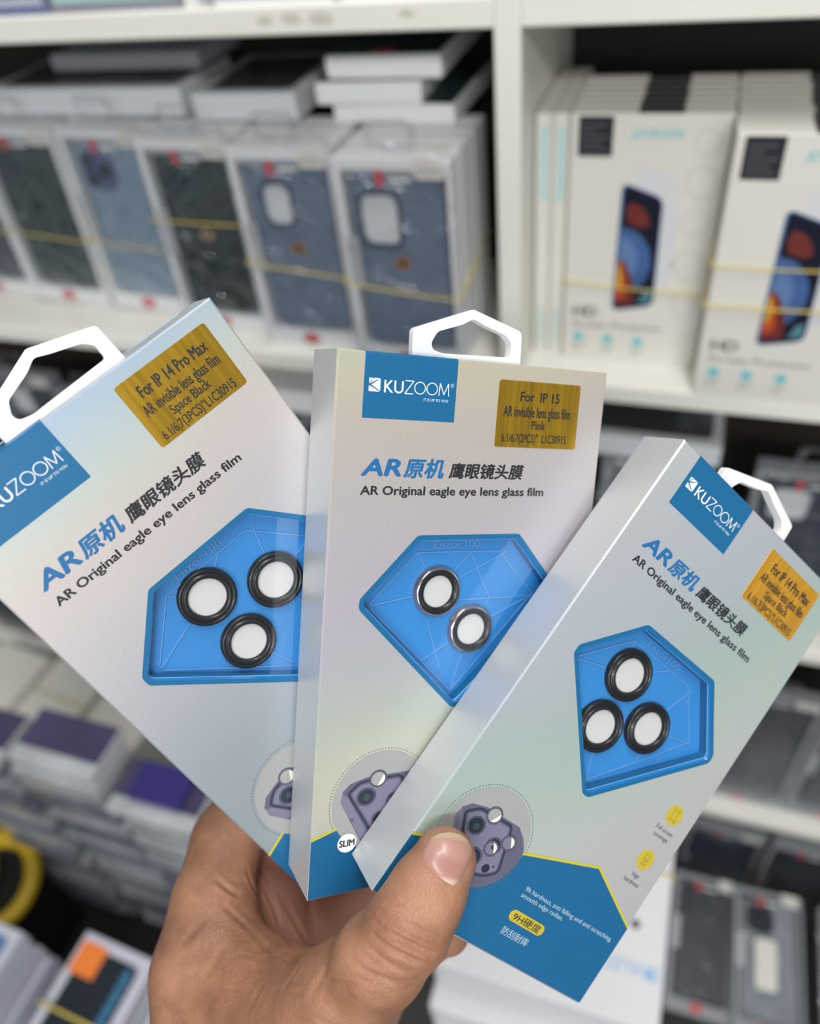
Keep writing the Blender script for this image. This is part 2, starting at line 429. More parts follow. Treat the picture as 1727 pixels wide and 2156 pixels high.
def case_pack(loc, w, h, d, label, case, style='cutout', mod=None, mark=None, seed=0, rotz=0.0, lean=0.0, group=None, sleeve=True, side=0.006, top=0.0075, bottom=0.016, cam_box=None, roll=0.0, fr='frame'):
    root = empty('phone_case_package', (loc[0], loc[1], loc[2] + w * math.sin(roll) * (roll > 0)), (math.pi / 2 + lean, roll, rotz))
    tag(root, label, 'phone case package', group)
    win = [(side, bottom), (w - side * 0.7, bottom), (w - side * 0.7, h - top), (side, h - top)]
    b = MB(); b.slab([(0, 0), (w, 0), (w, h), (0, h)], -d, 0, 0.0005, 0, hole=win)
    b.build('carton', M[fr], root)
    b = MB(); b.poly(win, -d + 0.0008, 0); b.build('back_card', M['bg_grey'], root)
    cx0, cx1, cy0, cy1 = side + 0.004, w - side * 0.7 - 0.004, bottom + 0.002, h - top - 0.005
    out = rrect(cx0, cy0, cx1, cy1, 0.010, 5)
    b = MB(); b.poly([(side, cy1 + 0.0006), (w - side * 0.7, cy1 + 0.0006), (w - side * 0.7, h - top), (side, h - top)], -0.0014); b.build('header_card', M['bg_grey'] if fr == 'frame' else M['char_case'], root)
    zf = -0.0035; zb = -d + 0.0012
    b = MB()
    if style == 'cutout':
        hx0, hx1, hy0, hy1 = cam_box or (cx0 + 0.006, cx0 + 0.038, cy1 - 0.044, cy1 - 0.008)
        hole = rrect(hx0, hy0, hx1, hy1, 0.008, 4)
        b.slab(out, zb, zf, 0.0015, 0, hole=hole)
        cs = b.build('phone_case', case, root)
        b = MB(); k = rrect(hx0 - 0.003, hy0 - 0.003, hx1 + 0.003, hy1 + 0.003, 0.010, 4)
        b.slab(k, zf, zf + 0.002, 0.0006, 0, hole=hole); b.build('camera_rim', M['bump_dark'], cs)
        b = MB(); b.poly(hole, zf - 0.0012); b.build('cutout_card', M['white_card'], cs)
    else:
        b.slab(out, zb, zf, 0.0015, 0); cs = b.build('phone_case', case, root)
        mx0, my1, ms = cx0 + 0.005, cy1 - 0.006, 0.034
        b = MB(); b.slab(rrect(mx0, my1 - ms, mx0 + ms, my1, 0.010, 4), zf, zf + 0.0016, 0.0008, 0)
        md = b.build('camera_module', mod or case, cs)
        for dx, dy in ((0.009, 0.009), (0.009, 0.025), (0.025, 0.017)):
            b = MB(); b.lathe([(0.0068, zf + 0.0014), (0.0066, zf + 0.0026), (0.0052, zf + 0.0027), (0.0048, zf + 0.0020), (0.0001, zf + 0.0020)], mx0 + dx, my1 - dy, 20)
            b.build('camera_lens', [M['lens_dark']], cs)
    if mark:
        b = MB(); mxc, myc = (cx0 + cx1) / 2, cy0 + (cy1 - cy0) * 0.52
        b.disc(mxc - 0.0022, myc, 0.0042, zf + 0.0001, 0, 20, 1.1); b.disc(mxc + 0.0022, myc, 0.0042, zf + 0.0001, 0, 20, 1.1); b.disc(mxc + 0.001, myc + 0.0062, 0.0022, zf + 0.0001, 0, 12, 0.6, 0.9)
        b.build('fruit_mark', mark, root)
    b = MB(); b.poly(win, -0.0012); b.build('clear_window', M['bag_soft'], root)
    yb_ = h - top - 0.0125
    b = MB(); b.slab(rrect(w * 0.36, yb_, w * 0.43, yb_ + 0.0125, 0.002, 3), -0.0011, -0.0007, 0)
    b.build('brand_mark', M['red'], root)
    b = MB(); b.box(w * 0.47, w * 0.66, yb_ + 0.004, yb_ + 0.0068, -0.0011, -0.0008); b.build('wordmark_strip', M['white_card'], root)
    b = MB(); b.slab(rrect(w * 0.70, h - top - 0.006, w * 0.94, h - top + 0.0085, 0.001, 2), 0.0001, 0.0004, 0, 0)
    for i in range(7): b.box(w * (0.73 + 0.027 * i), w * (0.742 + 0.027 * i), h - top - 0.003, h - top + 0.002, 0.0004, 0.0005, 1)
    b.build('price_label', [M['offwhite_card'], M['barcode']], root)
    b = MB(); b.slab(rrect(side * 0.5, h * 0.42, side * 0.5 + 0.010, h * 0.42 + 0.042, 0.001, 2), 0.0001, 0.0003, 0, 0)
    for i in range(6): b.box(side * 0.5 + 0.002, side * 0.5 + 0.008, h * 0.42 + 0.004 + 0.006 * i, h * 0.42 + 0.0065 + 0.006 * i, 0.0003, 0.0004, 1)
    b.build('barcode_strip', [M['bg_grey'], M['barcode']], root)
    b = MB(); b.disc(w * 0.47, bottom * 0.55, 0.0085, 0.0002, 0, 24, 0.62); b.build('red_badge', M['red'], root)
    if sleeve:
        b = MB(); crinkle_sheet(b, -0.002, w + 0.002, -0.001, h + 0.012, 0.0012, 0.0030, seed=seed)
        s_ = b.build('plastic_sleeve', M['bag'], root, smooth=True)
        b = MB(); b.slab(rrect(w * 0.30, h + 0.006, w * 0.72, h + 0.026, 0.005, 4), -0.0042, -0.0036, 0, 0, hole=rrect(w * 0.36, h + 0.010, w * 0.66, h + 0.021, 0.0045, 4))
        b.build('hang_hole_tab', M['bag'], s_)
    return root

HID = ('plastic_sleeve', 'barcode_strip', 'red_badge', 'brand_mark', 'wordmark_strip', 'fruit_mark', 'clear_window')
def rubber_band(x0, x1, yf, yb, z, dz, label, t=0.0011, group=None):
    b = MB(); o = 0.0016
    P = [(x0 - o, yf - o, 0), (x0 + (x1 - x0) * 0.5, yf - o - 0.0004, dz * 0.5), (x1 + o, yf - o, dz), (x1 + o, (yf + yb) / 2, dz * 0.6), (x1 + o, yb + o, 0.004), (x0 - o, yb + o, 0.004), (x0 - o, (yf + yb) / 2, 0.002)]
    b.tube(P, t, 8, 0, closed=True, flat=0.45)
    # band stands on edge: taller than thick
    ob = b.build('rubber_band', M['band'], None, smooth=True); ob.location = (0, 0, z)
    return tag(ob, label, 'rubber band', group)

ZB = 1.1278
FRONT = [
    dict(x=-0.735, y=0.590, w=0.090, case=M['navy_case'], style='module', mod=M['violet_mod'], label='navy phone case package cut off by the left picture edge, rubber band round it', nb=3),
    dict(x=-0.637, y=0.583, w=0.090, case=M['green_case'], style='module', label='dark green phone case package standing beside the ice blue one', nb=3),
    dict(x=-0.5385, y=0.580, w=0.088, case=M['ice_case'], style='module', mod=M['violet_mod'], label='ice blue phone case package with a violet camera module', nb=3),
    dict(x=-0.4425, y=0.560, w=0.086, case=M['green_case2'], style='module', mod=M['green_mod'], mark=M['tan'], label='deep green phone case package with a pale gold mark', nb=3),
    dict(x=-0.3475, y=0.546, w=0.088, case=M['grey_case'], style='cutout', mark=M['copper'], label='blue grey phone case package with the smaller square camera cutout', nb=3, cam=(0.0235, 0.0465, 0.112, 0.144)),
    dict(x=-0.2530, y=0.531, w=0.090, case=M['grey_case'], style='cutout', mark=M['copper'], label='blue grey phone case package against the upright, largest camera cutout', nb=4, cam=(0.0175, 0.0465, 0.107, 0.145)),
]
PH, PD = 0.171, 0.0165
ROLLS = [0.045, 0.045, 0.04, 0.025, 0.0, 0.0]
for i, q in enumerate(FRONT):
    ROLL = ROLLS[i]
    cb = q.get('cam')
    r0 = case_pack((q['x'], q['y'], ZB), q['w'], PH, PD, q['label'], q['case'], q['style'], q.get('mod'), q.get('mark'), seed=i, cam_box=cb, roll=ROLL, group='phone case packages in the top left bay')
    for k in range(q['nb']):
        dup(r0, loc=(q['x'] + random.uniform(-0.001, 0.0015), q['y'] + (PD + 0.0022) * (k + 1), ZB + q['w'] * math.sin(ROLL)), label={
            5: 'phone case package behind the rightmost blue grey one, side edge showing by the upright',
            4: 'phone case package hidden behind the blue grey one with smaller cutout',
            3: 'phone case package hidden behind the deep green one with gold mark',
            2: 'phone case package hidden behind the ice blue one',
            1: 'phone case package hidden behind the dark green one',
            0: 'phone case package behind the one cut off at the left picture edge'}[i], group='packages banded behind front package %d of the top left bay' % (i + 1), skip=HID)
    yb = q['y'] + (PD + 0.0022) * (q['nb'] + 1) - 0.002
    zz = [1.210, 1.208, 1.2042, 1.2352, 1.2085, 1.2040][i]
    rubber_band(q['x'] + ROLL * 0.08, q['x'] + q['w'] + ROLL * 0.08, q['y'] - 0.004, yb, zz, -0.009 if i != 3 else -0.0015, 'yellow rubber band round the ' + ['packages at the left picture edge', 'dark green packages', 'ice blue packages', 'deep green packages with gold mark', 'packages with the smaller camera cutout', 'packages with the largest camera cutout'][i])

# ---- flat packages lying on top of the upright ones
def flat_pack(loc, w, dep, t, label, name='flat_package', body=None, wrap=True, seed=0, rotz=0.0, cat='package', group=None):
    root = tag(empty(name, loc, (0, 0, rotz)), label, cat, group)
    b = MB(); b.box(0, w, 0, dep, 0, t, 0, min(0.0012, t * 0.2)); b.build('carton', body or M['frame'], root)
    if wrap:
        b = MB(); b.poly(rrect(0.008, 0.012, w - 0.008, dep - 0.01, 0.006, 4), t + 0.0002); b.build('dark_window', M['char_case'], root)
        b = MB(); crinkle_sheet(b, -0.002, w + 0.002, -0.002, dep, t + 0.0008, 0.003, 12, 18, seed)
        s_ = b.build('plastic_wrap', M['bag'], root, smooth=True)
        b = MB(); crinkle_sheet(b, -0.002, w + 0.002, 0.0, t, 0.0, 0.003, 40, 5, seed + 50)
        o = b.build('wrap_front', M['bag_soft'], s_, smooth=True); o.rotation_euler = UP; o.location = (0, -0.0012, 0.0006)
    return root
ZP = ZB + PH + 0.0045
flat_pack((-0.612, 0.603, ZP), 0.200, 0.092, 0.0215, 'long shiny plastic wrapped package lying across the left packages', seed=3)
flat_pack((-0.560, 0.640, ZP + 0.0255), 0.150, 0.075, 0.013, 'thin grey package lying on the long shiny wrapped package', body=M['bg_grey'], wrap=False)
flat_pack((-0.398, 0.597, ZB + PH + 0.0028), 0.092, 0.110, 0.0205, 'short shiny plastic wrapped package lying between wrapped and white boxes', seed=8)
def white_box(loc, w, dep, t, label, rotz, dark=True):
    root = tag(empty('white_flat_box', loc, (0, 0, rotz)), label, 'box', 'white boxes stacked flat in the top left bay')
    b = MB(); b.box(0, w, 0, dep, 0, t, 0, 0.0012); b.build('carton', M['white_card'], root)
    b = MB(); b.box(0.002, w - 0.002, 0.003, dep - 0.003, t, t + 0.0004); b.build('top_print', M['green_case'], root)
    b = MB(); b.box(w * 0.4, w * 0.58, 0.004, 0.012, t + 0.0004, t + 0.0007); b.build('red_badge', M['red'], root)
white_box((-0.276, 0.600, ZB + PH + 0.0006), 0.098, 0.110, 0.014, 'white flat box at the bottom of the stack of three', -0.03)
white_box((-0.286, 0.594, ZB + PH + 0.0156), 0.084, 0.120, 0.0155, 'white flat box in the middle of the stack of three', 0.02)
white_box((-0.276, 0.598, ZB + PH + 0.0321), 0.090, 0.125, 0.0160, 'white flat box on top of the stack of three', 0.0)

# ---- boxes on the top board, bottoms just in view
ZTOP = 1.3936
def top_box(x0, x1, h, body, label, y=0.536, stripe=None, dep=0.09):
    root = tag(empty('accessory_box', (x0, y, ZTOP), UP), label, 'box', 'boxes on the top board')
    b = MB(); b.slab([(0, 0), (x1 - x0, 0), (x1 - x0, h), (0, h)], -dep, 0, 0.0008); b.build('carton', body, root)
    if stripe:
        b = MB(); b.box(0.004, (x1 - x0) - 0.004, 0.006 if stripe is not M['frame'] else 0.0, 0.010 if stripe is not M['frame'] else 0.004, 0.0001, 0.0003); b.build('print_strip', stripe, root)
top_box(-0.62, -0.4535, 0.17, M['slate_box'], 'slate blue box at the left end of the top board', stripe=M['lav_card'])
top_box(-0.4515, -0.345, 0.17, M['grey_box'], 'grey box with a pale print line on the top board', stripe=M['teal_pale'])
top_box(-0.3435, -0.333, 0.17, M['white_card'], 'thin white box standing edge on between two top board boxes')
top_box(-0.3235, -0.2315, 0.17, M['bg_grey'], 'grey box with a white lower edge on the top board', stripe=M['frame'])
top_box(-0.2295, -0.1400, 0.17, M['frame'], 'pale grey box on the top board nearest the upright', y=0.545)

# ---- screen protector boxes in the right bay
JW, JH, JD = 0.1035, 0.190, 0.0112
def protector_box(loc, label):
    root = empty('screen_protector_box', loc, UP); tag(root, label, 'screen protector box', 'screen protector boxes in the right bay')
    b = MB(); b.slab([(0, 0), (JW, 0), (JW, JH), (0, JH)], -JD, 0, 0.0006); b.build('carton', M['offwhite_card'], root)
    b = MB(); b.box(JW * 0.42, JW * 0.70, JH, JH + 0.0002, -JD + 0.0003, -0.0003); b.build('dark_top_label', M['label_black'], root)
    z = 0.0001
    b = MB(); b.slab(rrect(0.0052, 0.1625, 0.0285, 0.1885, 0.0008, 2), z, z + 0.0001, 0, 0)
    for i, wd in enumerate((0.017, 0.014, 0.018, 0.010, 0.016)): b.box(0.0075, 0.0075 + wd, 0.1665 + 0.004 * i, 0.1675 + 0.004 * i, z + 0.0001, z + 0.00015, 1)
    b.build('black_label', [M['label_black'], M['label_text']], root)
    b = MB(); put_text(b, 'JOYROOM', 0.0405, 0.0735, 0.1745, 0.1805, z, 0, bold=0.02, shear=0.2); b.build('brand_lettering', M['teal'], root)
    b = MB(); zq = z + 0.00005
    gp = rounded([(0.048, 0.060), (0.078, 0.066), (0.0765, 0.148), (0.0475, 0.158)], 0.006, 4); b.poly(gp, z, 0); b.build('ghost_screen', M['ghost'], root)
    ph = rounded([(0.0365, 0.0455), (0.0675, 0.0520), (0.0660, 0.1350), (0.0370, 0.1455)], 0.0065, 5)
    b = MB(); b.poly(ph, zq, 0); sc = inset(ph, 0.0012); sc = [(x + 0.0004, y) for x, y in sc]
    b.poly(sc, zq + 0.00003, 1)
    L_, R_ = 0.0386, 0.0655
    ball = [(L_, 0.060)] + [(L_ + 0.0235 * math.sin(a), 0.0860 + 0.0270 * math.cos(a)) for a in np.linspace(0.0, 2.6, 16)] + [(L_ + 0.008, 0.058)]
    b.poly(ball[::-1], zq + 0.00006, 2)
    b.poly([(L_ + 0.0008 + (x - L_) * 0.55, 0.086 + (y - 0.086) * 0.75) for x, y in ball][::-1], zq + 0.00008, 3)
    fl = [(0.0384, 0.0500), (0.0520, 0.0528)] + [(0.0530, 0.0570), (0.0515, 0.0680), (0.0480, 0.0785), (0.0440, 0.0860), (0.0400, 0.0885), (0.0386, 0.0870)]
    b.poly(fl, zq + 0.00010, 4); b.poly([(0.0384, 0.056), (0.0455, 0.058), (0.0465, 0.066), (0.0440, 0.078), (0.0400, 0.0875), (0.0386, 0.086)], zq + 0.00012, 5)
    b.poly([(0.0386, 0.064), (0.0415, 0.066), (0.0425, 0.073), (0.0405, 0.083), (0.0386, 0.085)], zq + 0.00014, 6)
    b.poly(rounded([(0.0430, 0.116), (0.0560, 0.112), (0.0590, 0.117), (0.0530, 0.128), (0.0440, 0.132), (0.0410, 0.126)], 0.004, 4), zq + 0.00006, 7)
    b.poly([(0.0560, 0.0535), (0.0650, 0.0555), (0.0650, 0.066), (0.0600, 0.0640)], zq + 0.00009, 8)
    b.build('phone_picture', [M['phone_frame'], M['phone_dark'], M['phone_ball'], M['phone_ball_lt'], M['phone_red'], M['phone_orange'], M['phone_yellow'], M['phone_red'], M['phone_teal']], root)
    b = MB(); put_text(b, 'HD', 0.0075, 0.0255, 0.0395, 0.0485, z, 0, bold=0.03); b.build('headline_lettering', M['ink'], root)
    b = MB(); put_text(b, 'Screen Protector', 0.0075, 0.0770, 0.0300, 0.0355, z, 0); b.build('subhead_lettering', M['label_text'], root)
    for u, v in ((0.0125, 0.0205), (0.0355, 0.0200), (0.0590, 0.0195)):
        b = MB(); b.disc(u, v, 0.0034, z, 0, 20); b.ring(u, v, 0.0042, 0.0046, z, 0, 20)
        for i in range(3): b.box(u - 0.005, u + 0.006 - 0.002 * i, v - 0.0072 - 0.0024 * i, v - 0.0062 - 0.0024 * i, z, z + 0.00005, 1)
        b.build('feature_icon', [M['teal'], M['grey_ink']], root)
    for v, r in ((0.172, 0.010), (0.146, 0.0125), (0.118, 0.011), (0.086, 0.0125), (0.055, 0.011)):
        b = MB(); b.ring(0.0895, v, r * 0.72, r, z, 0, 28); b.build('embossed_ring', M['emboss'], root)
    return root
JH_ID = ('black_label', 'brand_lettering', 'ghost_screen', 'phone_picture', 'headline_lettering', 'subhead_lettering', 'feature_icon', 'embossed_ring')
j1 = protector_box((-0.0872, 0.565, ZB), 'screen protector box facing out beside the two thin spine out boxes')
j2 = protector_box((0.0180, 0.5305, ZB), 'screen protector box facing out at the shelf edge, cut off right, two bands')
for k in range(6):
    dup(j1, loc=(-0.0872 + random.uniform(-0.001, 0.001), 0.565 + 0.0119 * (k + 1), ZB), label='screen protector box filed behind the front one beside the spine out boxes, top edge showing', group='screen protector boxes banded behind the left front one', skip=JH_ID)
for k in range(9):
    dup(j2, loc=(0.0180 + random.uniform(-0.001, 0.001), 0.5305 + 0.0119 * (k + 1), ZB), label='screen protector box filed behind the front one at the shelf edge, top edge showing', group='screen protector boxes banded behind the right front one', skip=JH_ID)
for x0, lab in ((-0.1122, 'thin screen protector box shown spine out touching the upright'), (-0.1002, 'thin screen protector box shown spine out, second from the upright')):
    root = tag(empty('screen_protector_box', (x0, 0.571, ZB), UP), lab, 'screen protector box', 'screen protector boxes in the right bay')
    b = MB(); b.slab([(0, 0), (0.0112, 0), (0.0112, JH - 0.002), (0, JH - 0.002)], -0.104, 0, 0.0006); b.build('carton', M['offwhite_card'], root)
    b = MB(); b.slab(rrect(0.004, 0.128, 0.0082, 0.180, 0.001, 2), 0.0001, 0.0002, 0); b.build('pale_spine_print', M['teal_pale'], root)
    b = MB(); put_text(b, 'JOYROOM', 0.0078, 0.0398, 0.0085, 0.0125, 0.0001, 0, bold=0.01, rot=math.pi / 2)
    b.build('spine_lettering', M['teal'], root)
rubber_band(-0.0872, 0.0163, 0.5648, 0.649, 1.1965, -0.005, 'yellow rubber band round the screen protector boxes by the spine out ones')
rubber_band(0.0180, 0.1215, 0.5302, 0.650, 1.2325, 0.001, 'pale yellow rubber band, upper of two round the right protector boxes')
rubber_band(0.0180, 0.1215, 0.5300, 0.650, 1.2030, 0.002, 'yellow rubber band, lower of two round the right protector boxes', t=0.0013)

# ---- second bay: dark packages under the middle board
Z2 = 0.8415
B2 = [(-0.94, M['navy_case'], 'module', 'navy phone case package in the second bay, far left'), (-0.84, M['char_case'], 'module', 'charcoal phone case package in the second bay beside the far left navy one'),
      (-0.742, M['char_case'], 'cutout', 'charcoal phone case package in the second bay seen through the left white hanger'), (-0.645, M['char_case'], 'module', 'charcoal phone case package in the second bay above the left hanger hole'),
      (-0.548, M['navy_case'], 'cutout', 'navy phone case package in the second bay beside the left white hanger'), (-0.45, M['char_case'], 'module', 'charcoal phone case package in the second bay behind the left box top'),
      (-0.352, M['char_case'], 'cutout', 'charcoal phone case package in the second bay between left and middle boxes'), (-0.254, M['navy_case'], 'module', 'navy phone case package in the second bay behind the middle box'),
      (-0.156, M['char_case'], 'module', 'charcoal phone case package in the second bay right of the middle box top'), (-0.045, M['char_case'], 'cutout', 'charcoal phone case package in the second bay under the shiny wrapped one'),
      (0.083, M['navy_case'], 'cutout', 'navy phone case package in the second bay with red mark, right picture edge'), (0.185, M['char_case'], 'module', 'charcoal phone case package in the second bay beyond the right picture edge')]
for i, (x, cs_, st, lab) in enumerate(B2):
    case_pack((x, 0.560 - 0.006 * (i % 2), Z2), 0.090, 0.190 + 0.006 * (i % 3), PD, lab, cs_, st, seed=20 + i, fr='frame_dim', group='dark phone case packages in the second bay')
flat_pack((-0.150, 0.545, Z2 + 0.203), 0.200, 0.11, 0.020, 'shiny plastic wrapped package lying flat under the middle board', seed=31)
flat_pack((0.010, 0.600, Z2 + 0.227), 0.110, 0.10, 0.016, 'grey flat package lying behind the shiny wrapped one under the middle board', body=M['bg_grey'], wrap=False)
flat_pack((-0.415, 0.548, Z2 + 0.206), 0.110, 0.12, 0.024, 'white flat box lying right under the middle board, left of the middle box', body=M['white_card'], wrap=False)

# ---- third bay and bottom bay
Z3 = 0.495
for i, (x, cs_, st, lab) in enumerate([(-1.02, M['char_case'], 'module', 'charcoal phone case package in the third bay at the left picture edge'), (-0.92, M['green_case2'], 'module', 'deep green phone case package in the third bay beside the left box edge'),
        (0.01, M['char_case'], 'module', 'charcoal phone case package in the third bay behind the right box'), (0.112, M['char_case'], 'module', 'charcoal phone case package in the third bay beside the right box edge'),
        (0.213, M['char_case'], 'cutout', 'charcoal phone case package in the third bay at the right picture edge')]):
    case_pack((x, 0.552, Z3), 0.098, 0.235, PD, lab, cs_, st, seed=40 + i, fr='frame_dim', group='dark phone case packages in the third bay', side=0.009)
Z4 = 0.165
for i, (x, cs_, st, lab) in enumerate([(0.012, M['char_case'], 'module', 'charcoal phone case package in the bottom bay beside the white display tray'), (0.116, M['navy_case'], 'module', 'navy phone case package in the bottom bay with a pale top edge'), (0.222, M['char_case'], 'module', 'charcoal phone case package in the bottom bay at the right picture edge')]):
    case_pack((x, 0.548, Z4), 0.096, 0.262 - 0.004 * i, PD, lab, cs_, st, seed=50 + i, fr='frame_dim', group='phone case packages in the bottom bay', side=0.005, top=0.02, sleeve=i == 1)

# ---- low black bench on the left with stacks of clear cases
def bench(x0, x1, y0, y1, z, label):
    root = tag(empty('low_bench', ((x0 + x1) / 2, (y0 + y1) / 2, 0)), label, 'bench')
    w, d = (x1 - x0) / 2, (y1 - y0) / 2
    b = MB(); b.box(-w, w, -d, d, z - 0.02, z, 0, 0.002); b.build('bench_top', M['black'], root)
    for sx in (-1, 1):
        for sy in (-1, 1):
            b = MB(); b.box(sx * (w - 0.02) - 0.015, sx * (w - 0.02) + 0.015, sy * (d - 0.02) - 0.015, sy * (d - 0.02) + 0.015, 0, z - 0.02); b.build('leg', M['black'], root)
ZL = 0.310
bench(-1.10, -0.28, 0.0, 0.505, ZL, 'low black bench under the stacks of clear cases')
def clear_case(loc, w, dep, t, label, body, group, top=None, rotz=0.0):
    root = tag(empty('clear_phone_case', loc, (0, 0, rotz)), label, 'clear phone case', group)
    b = MB(); b.box(0, w, 0, dep, 0, t * 0.55, 0, 0.002); b.build('tray', body, root)
    b = MB(); b.box(-0.0008, w + 0.0008, -0.0008, dep + 0.0008, t * 0.6, t * 0.95, 0, 0.0016); b.build('lid', body, root)
    if top:
        b = MB(); b.box(0.001, w - 0.001, 0.016, dep, t * 0.95, t * 0.95 + 0.0004); b.build('printed_card', top, root)
    return root
CT = 0.0145
M['clear_case3'] = mat('clear_case_stack_pale', (176, 180, 184), 0.16, coat=0.6, noise=0.2, nscale=25)
cols = [(-0.735, 0.243, 31, 'left stack'), (-0.603, 0.247, 33, 'middle stack'), (-0.4915, 0.246, 30, 'right stack'), (-0.385, 0.250, 29, 'stack nearest the hand')]
for ci, (x, y, n, nm) in enumerate(cols):
    protos = {}
    for k in range(n):
        w = 0.104; jx, jy = random.uniform(-0.0022, 0.0022), random.uniform(-0.006, 0.004)
        loc = (x + jx, y + jy, ZL + CT * k); rz = random.uniform(-0.02, 0.02)
        body = random.choice(('clear_case', 'clear_case', 'clear_case2', 'clear_case3'))
        if k in (0, n - 1):
            clear_case(loc, w, 0.060, CT, ('lowest clear phone case' if k == 0 else 'topmost clear phone case with a purple print card') + ' of the ' + nm, M['clear_case3'], 'clear phone cases of the ' + nm, M['purple'] if k else None)
        elif body not in protos:
            protos[body] = clear_case(loc, w, 0.060, CT, 'clear phone case inside the ' + nm, M[body], 'clear phone cases inside the ' + nm, rotz=rz)
        else:
            dup(protos[body], loc=loc, rot=(0, 0, rz))
o = clear_case((-0.47, 0.255, ZL + CT * 30 + 0.001), 0.06, 0.04, 0.012, 'small violet printed case lying on the right stack of clear cases', M['violet'], 'cases on the stacks', M['violet'])
# white boxes lying flat behind the stacks
for i, (x, lab) in enumerate([(-0.970, 'white carton behind the stacks of clear cases, leftmost of three'), (-0.855, 'white carton with a rubber band behind the stacks of clear cases'), (-0.740, 'white carton behind the stacks of clear cases, rightmost of three')]):
    root = tag(empty('white_carton', (x, 0.355, ZL), (0, 0, -0.10)), lab, 'box', 'white cartons behind the clear cases')
    b = MB(); b.box(0, 0.100, 0, 0.150, 0, 0.230, 0, 0.001); b.build('carton', M['offwhite_card'], root)
b = MB(); b.tube([(-0.0030, 0, 0.14), (-0.0030, 0, 0.2325), (0.1030, 0, 0.2325), (0.1030, 0, 0.14)], 0.0014, 8, 0)
ob = b.build('rubber_band', M['band'], None, smooth=True); ob.location = (-0.855 + 0.085 * math.sin(0.10), 0.355 + 0.085 * math.cos(0.10), ZL); ob.rotation_euler = (0, 0, -0.10)
tag(ob, 'yellow rubber band round the white carton behind the stacks', 'rubber band')

# ---- bottom left: boxed gadgets, yellow tape tool
def gadget_box(loc, w, dep, t, rotz, label, group, kind):
    root = tag(empty('gadget_box', loc, (0, 0, rotz)), label, 'gadget box', group)
    b = MB(); b.box(0, w, 0, dep, 0, t, 0, 0.0008); b.build('carton', M['lav_card'], root)
    z = t + 0.0001
    if kind == 'dark':
        b = MB(); b.slab(rrect(0.010, 0.004, w - 0.012, dep - 0.012, 0.008, 5), z, z + 0.0002, 0); b.build('dark_print', M['box_dark'], root)
        b = MB(); b.slab(rrect(0.004, dep - 0.040, 0.036, dep - 0.008, 0.001, 2), z + 0.0002, z + 0.0004, 0); b.build('orange_label', M['orange'], root)
        b = MB(); b.ring(0.034, 0.048, 0.014, 0.024, z + 0.0003, 0, 32); b.disc(0.034, 0.048, 0.013, z + 0.0003, 1, 32); b.build('disc_picture', [M['phone_dark'], M['magsafe']], root)
        b = MB()
        for i in range(24): b.box(0.0665 if i % 3 else 0.064, 0.0735 if i % 4 else 0.076, 0.060 + 0.0034 * i, 0.0619 + 0.0034 * i, z + 0.0003, z + 0.0004)
        o = b.build('blue_print_line', M['sky_ink'], root)
    elif kind == 'blue':
        b = MB(); b.slab(rrect(0.006, 0.006, w - 0.010, dep - 0.010, 0.004, 4), z, z + 0.0002, 0); b.build('photo_print', M['cloud_blue'], root)
    return root
for sx, sy, kind, rz, grp, lab in ((-0.528, 0.000, 'dark', -0.06, 'gadget boxes under the orange labelled one', 'gadget box'), (-0.690, -0.022, 'blue', -0.03, 'gadget boxes under the blue printed one', 'gadget box')):
    base = None
    for k in range(12):
        jx = random.uniform(-0.002, 0.002); z = ZL + 0.0245 * k; top = k == 11
        loc = (sx + jx, sy + random.uniform(-0.002, 0.002), z)
        if kind == 'dark': lt, lm = 'gadget box with orange label, dark print and pale disc, top of stack', 'plain gadget box stacked under the orange labelled one'
        else: lt, lm = 'gadget box with a blue photo print on top of the corner stack', 'plain gadget box stacked under the blue printed one'
        if k == 0: base = gadget_box(loc, 0.092, 0.158, 0.0238, rz, lm, grp, None)
        elif top: gadget_box(loc, 0.092, 0.158, 0.0238, rz, lt, grp.replace('under', 'around'), kind)
        else: dup(base, loc=loc, rot=(0, 0, rz + random.uniform(-0.02, 0.02)), label=lm, group=grp)
b = MB(); GZ = 0.0245 * 3 + 0.0016
b.tube([(-0.0045, 0, 0.02), (-0.0045, 0, GZ), (0.0965, 0, GZ), (0.0965, 0, 0.02)], 0.0016, 8, 0)
ob = b.build('rubber_band', M['band'], None, smooth=True); ob.location = (-0.5235, 0.082, ZL + 0.0245 * 9); ob.rotation_euler = (0, 0, -0.06)
tag(ob, 'yellow rubber band round the orange labelled gadget boxes', 'rubber band')
root = tag(empty('storage_box', (-0.800, 0.175, ZL)), 'black storage box under the yellow tool at the left edge', 'storage box')
b = MB(); b.box(-0.05, 0.095, -0.055, 0.055, 0, 0.145, 0, 0.003); b.build('body', M['black'], root)
b = MB(); b.box(-0.052, 0.097, -0.057, 0.057, 0.1455, 0.155, 0, 0.002); b.build('lid', M['black'], root)
root = tag(empty('tape_tool', (-0.757, 0.188, ZL + 0.187), (0.25, 0.30, 0.35)), 'yellow plastic tool with looped handles on the black storage box', 'hand tool')
for nm_, cx_, rx_, ry_ in (('handle_loop', 0.022, 0.040, 0.052), ('handle_loop', -0.030, 0.036, 0.050)):
    b = MB(); b.tube([(cx_ + rx_ * math.cos(a), ry_ * math.sin(a), 0.006) for a in np.linspace(0, 2 * math.pi, 28, endpoint=False)], 0.0105, 10, 0, closed=True, flat=0.9); b.build(nm_, M['yellow_plastic'], root, smooth=True)
b = MB(); b.slab(rrect(-0.055, 0.040, 0.045, 0.062, 0.009, 5), -0.006, 0.018, 0.003); b.build('body', M['yellow_plastic'], root)

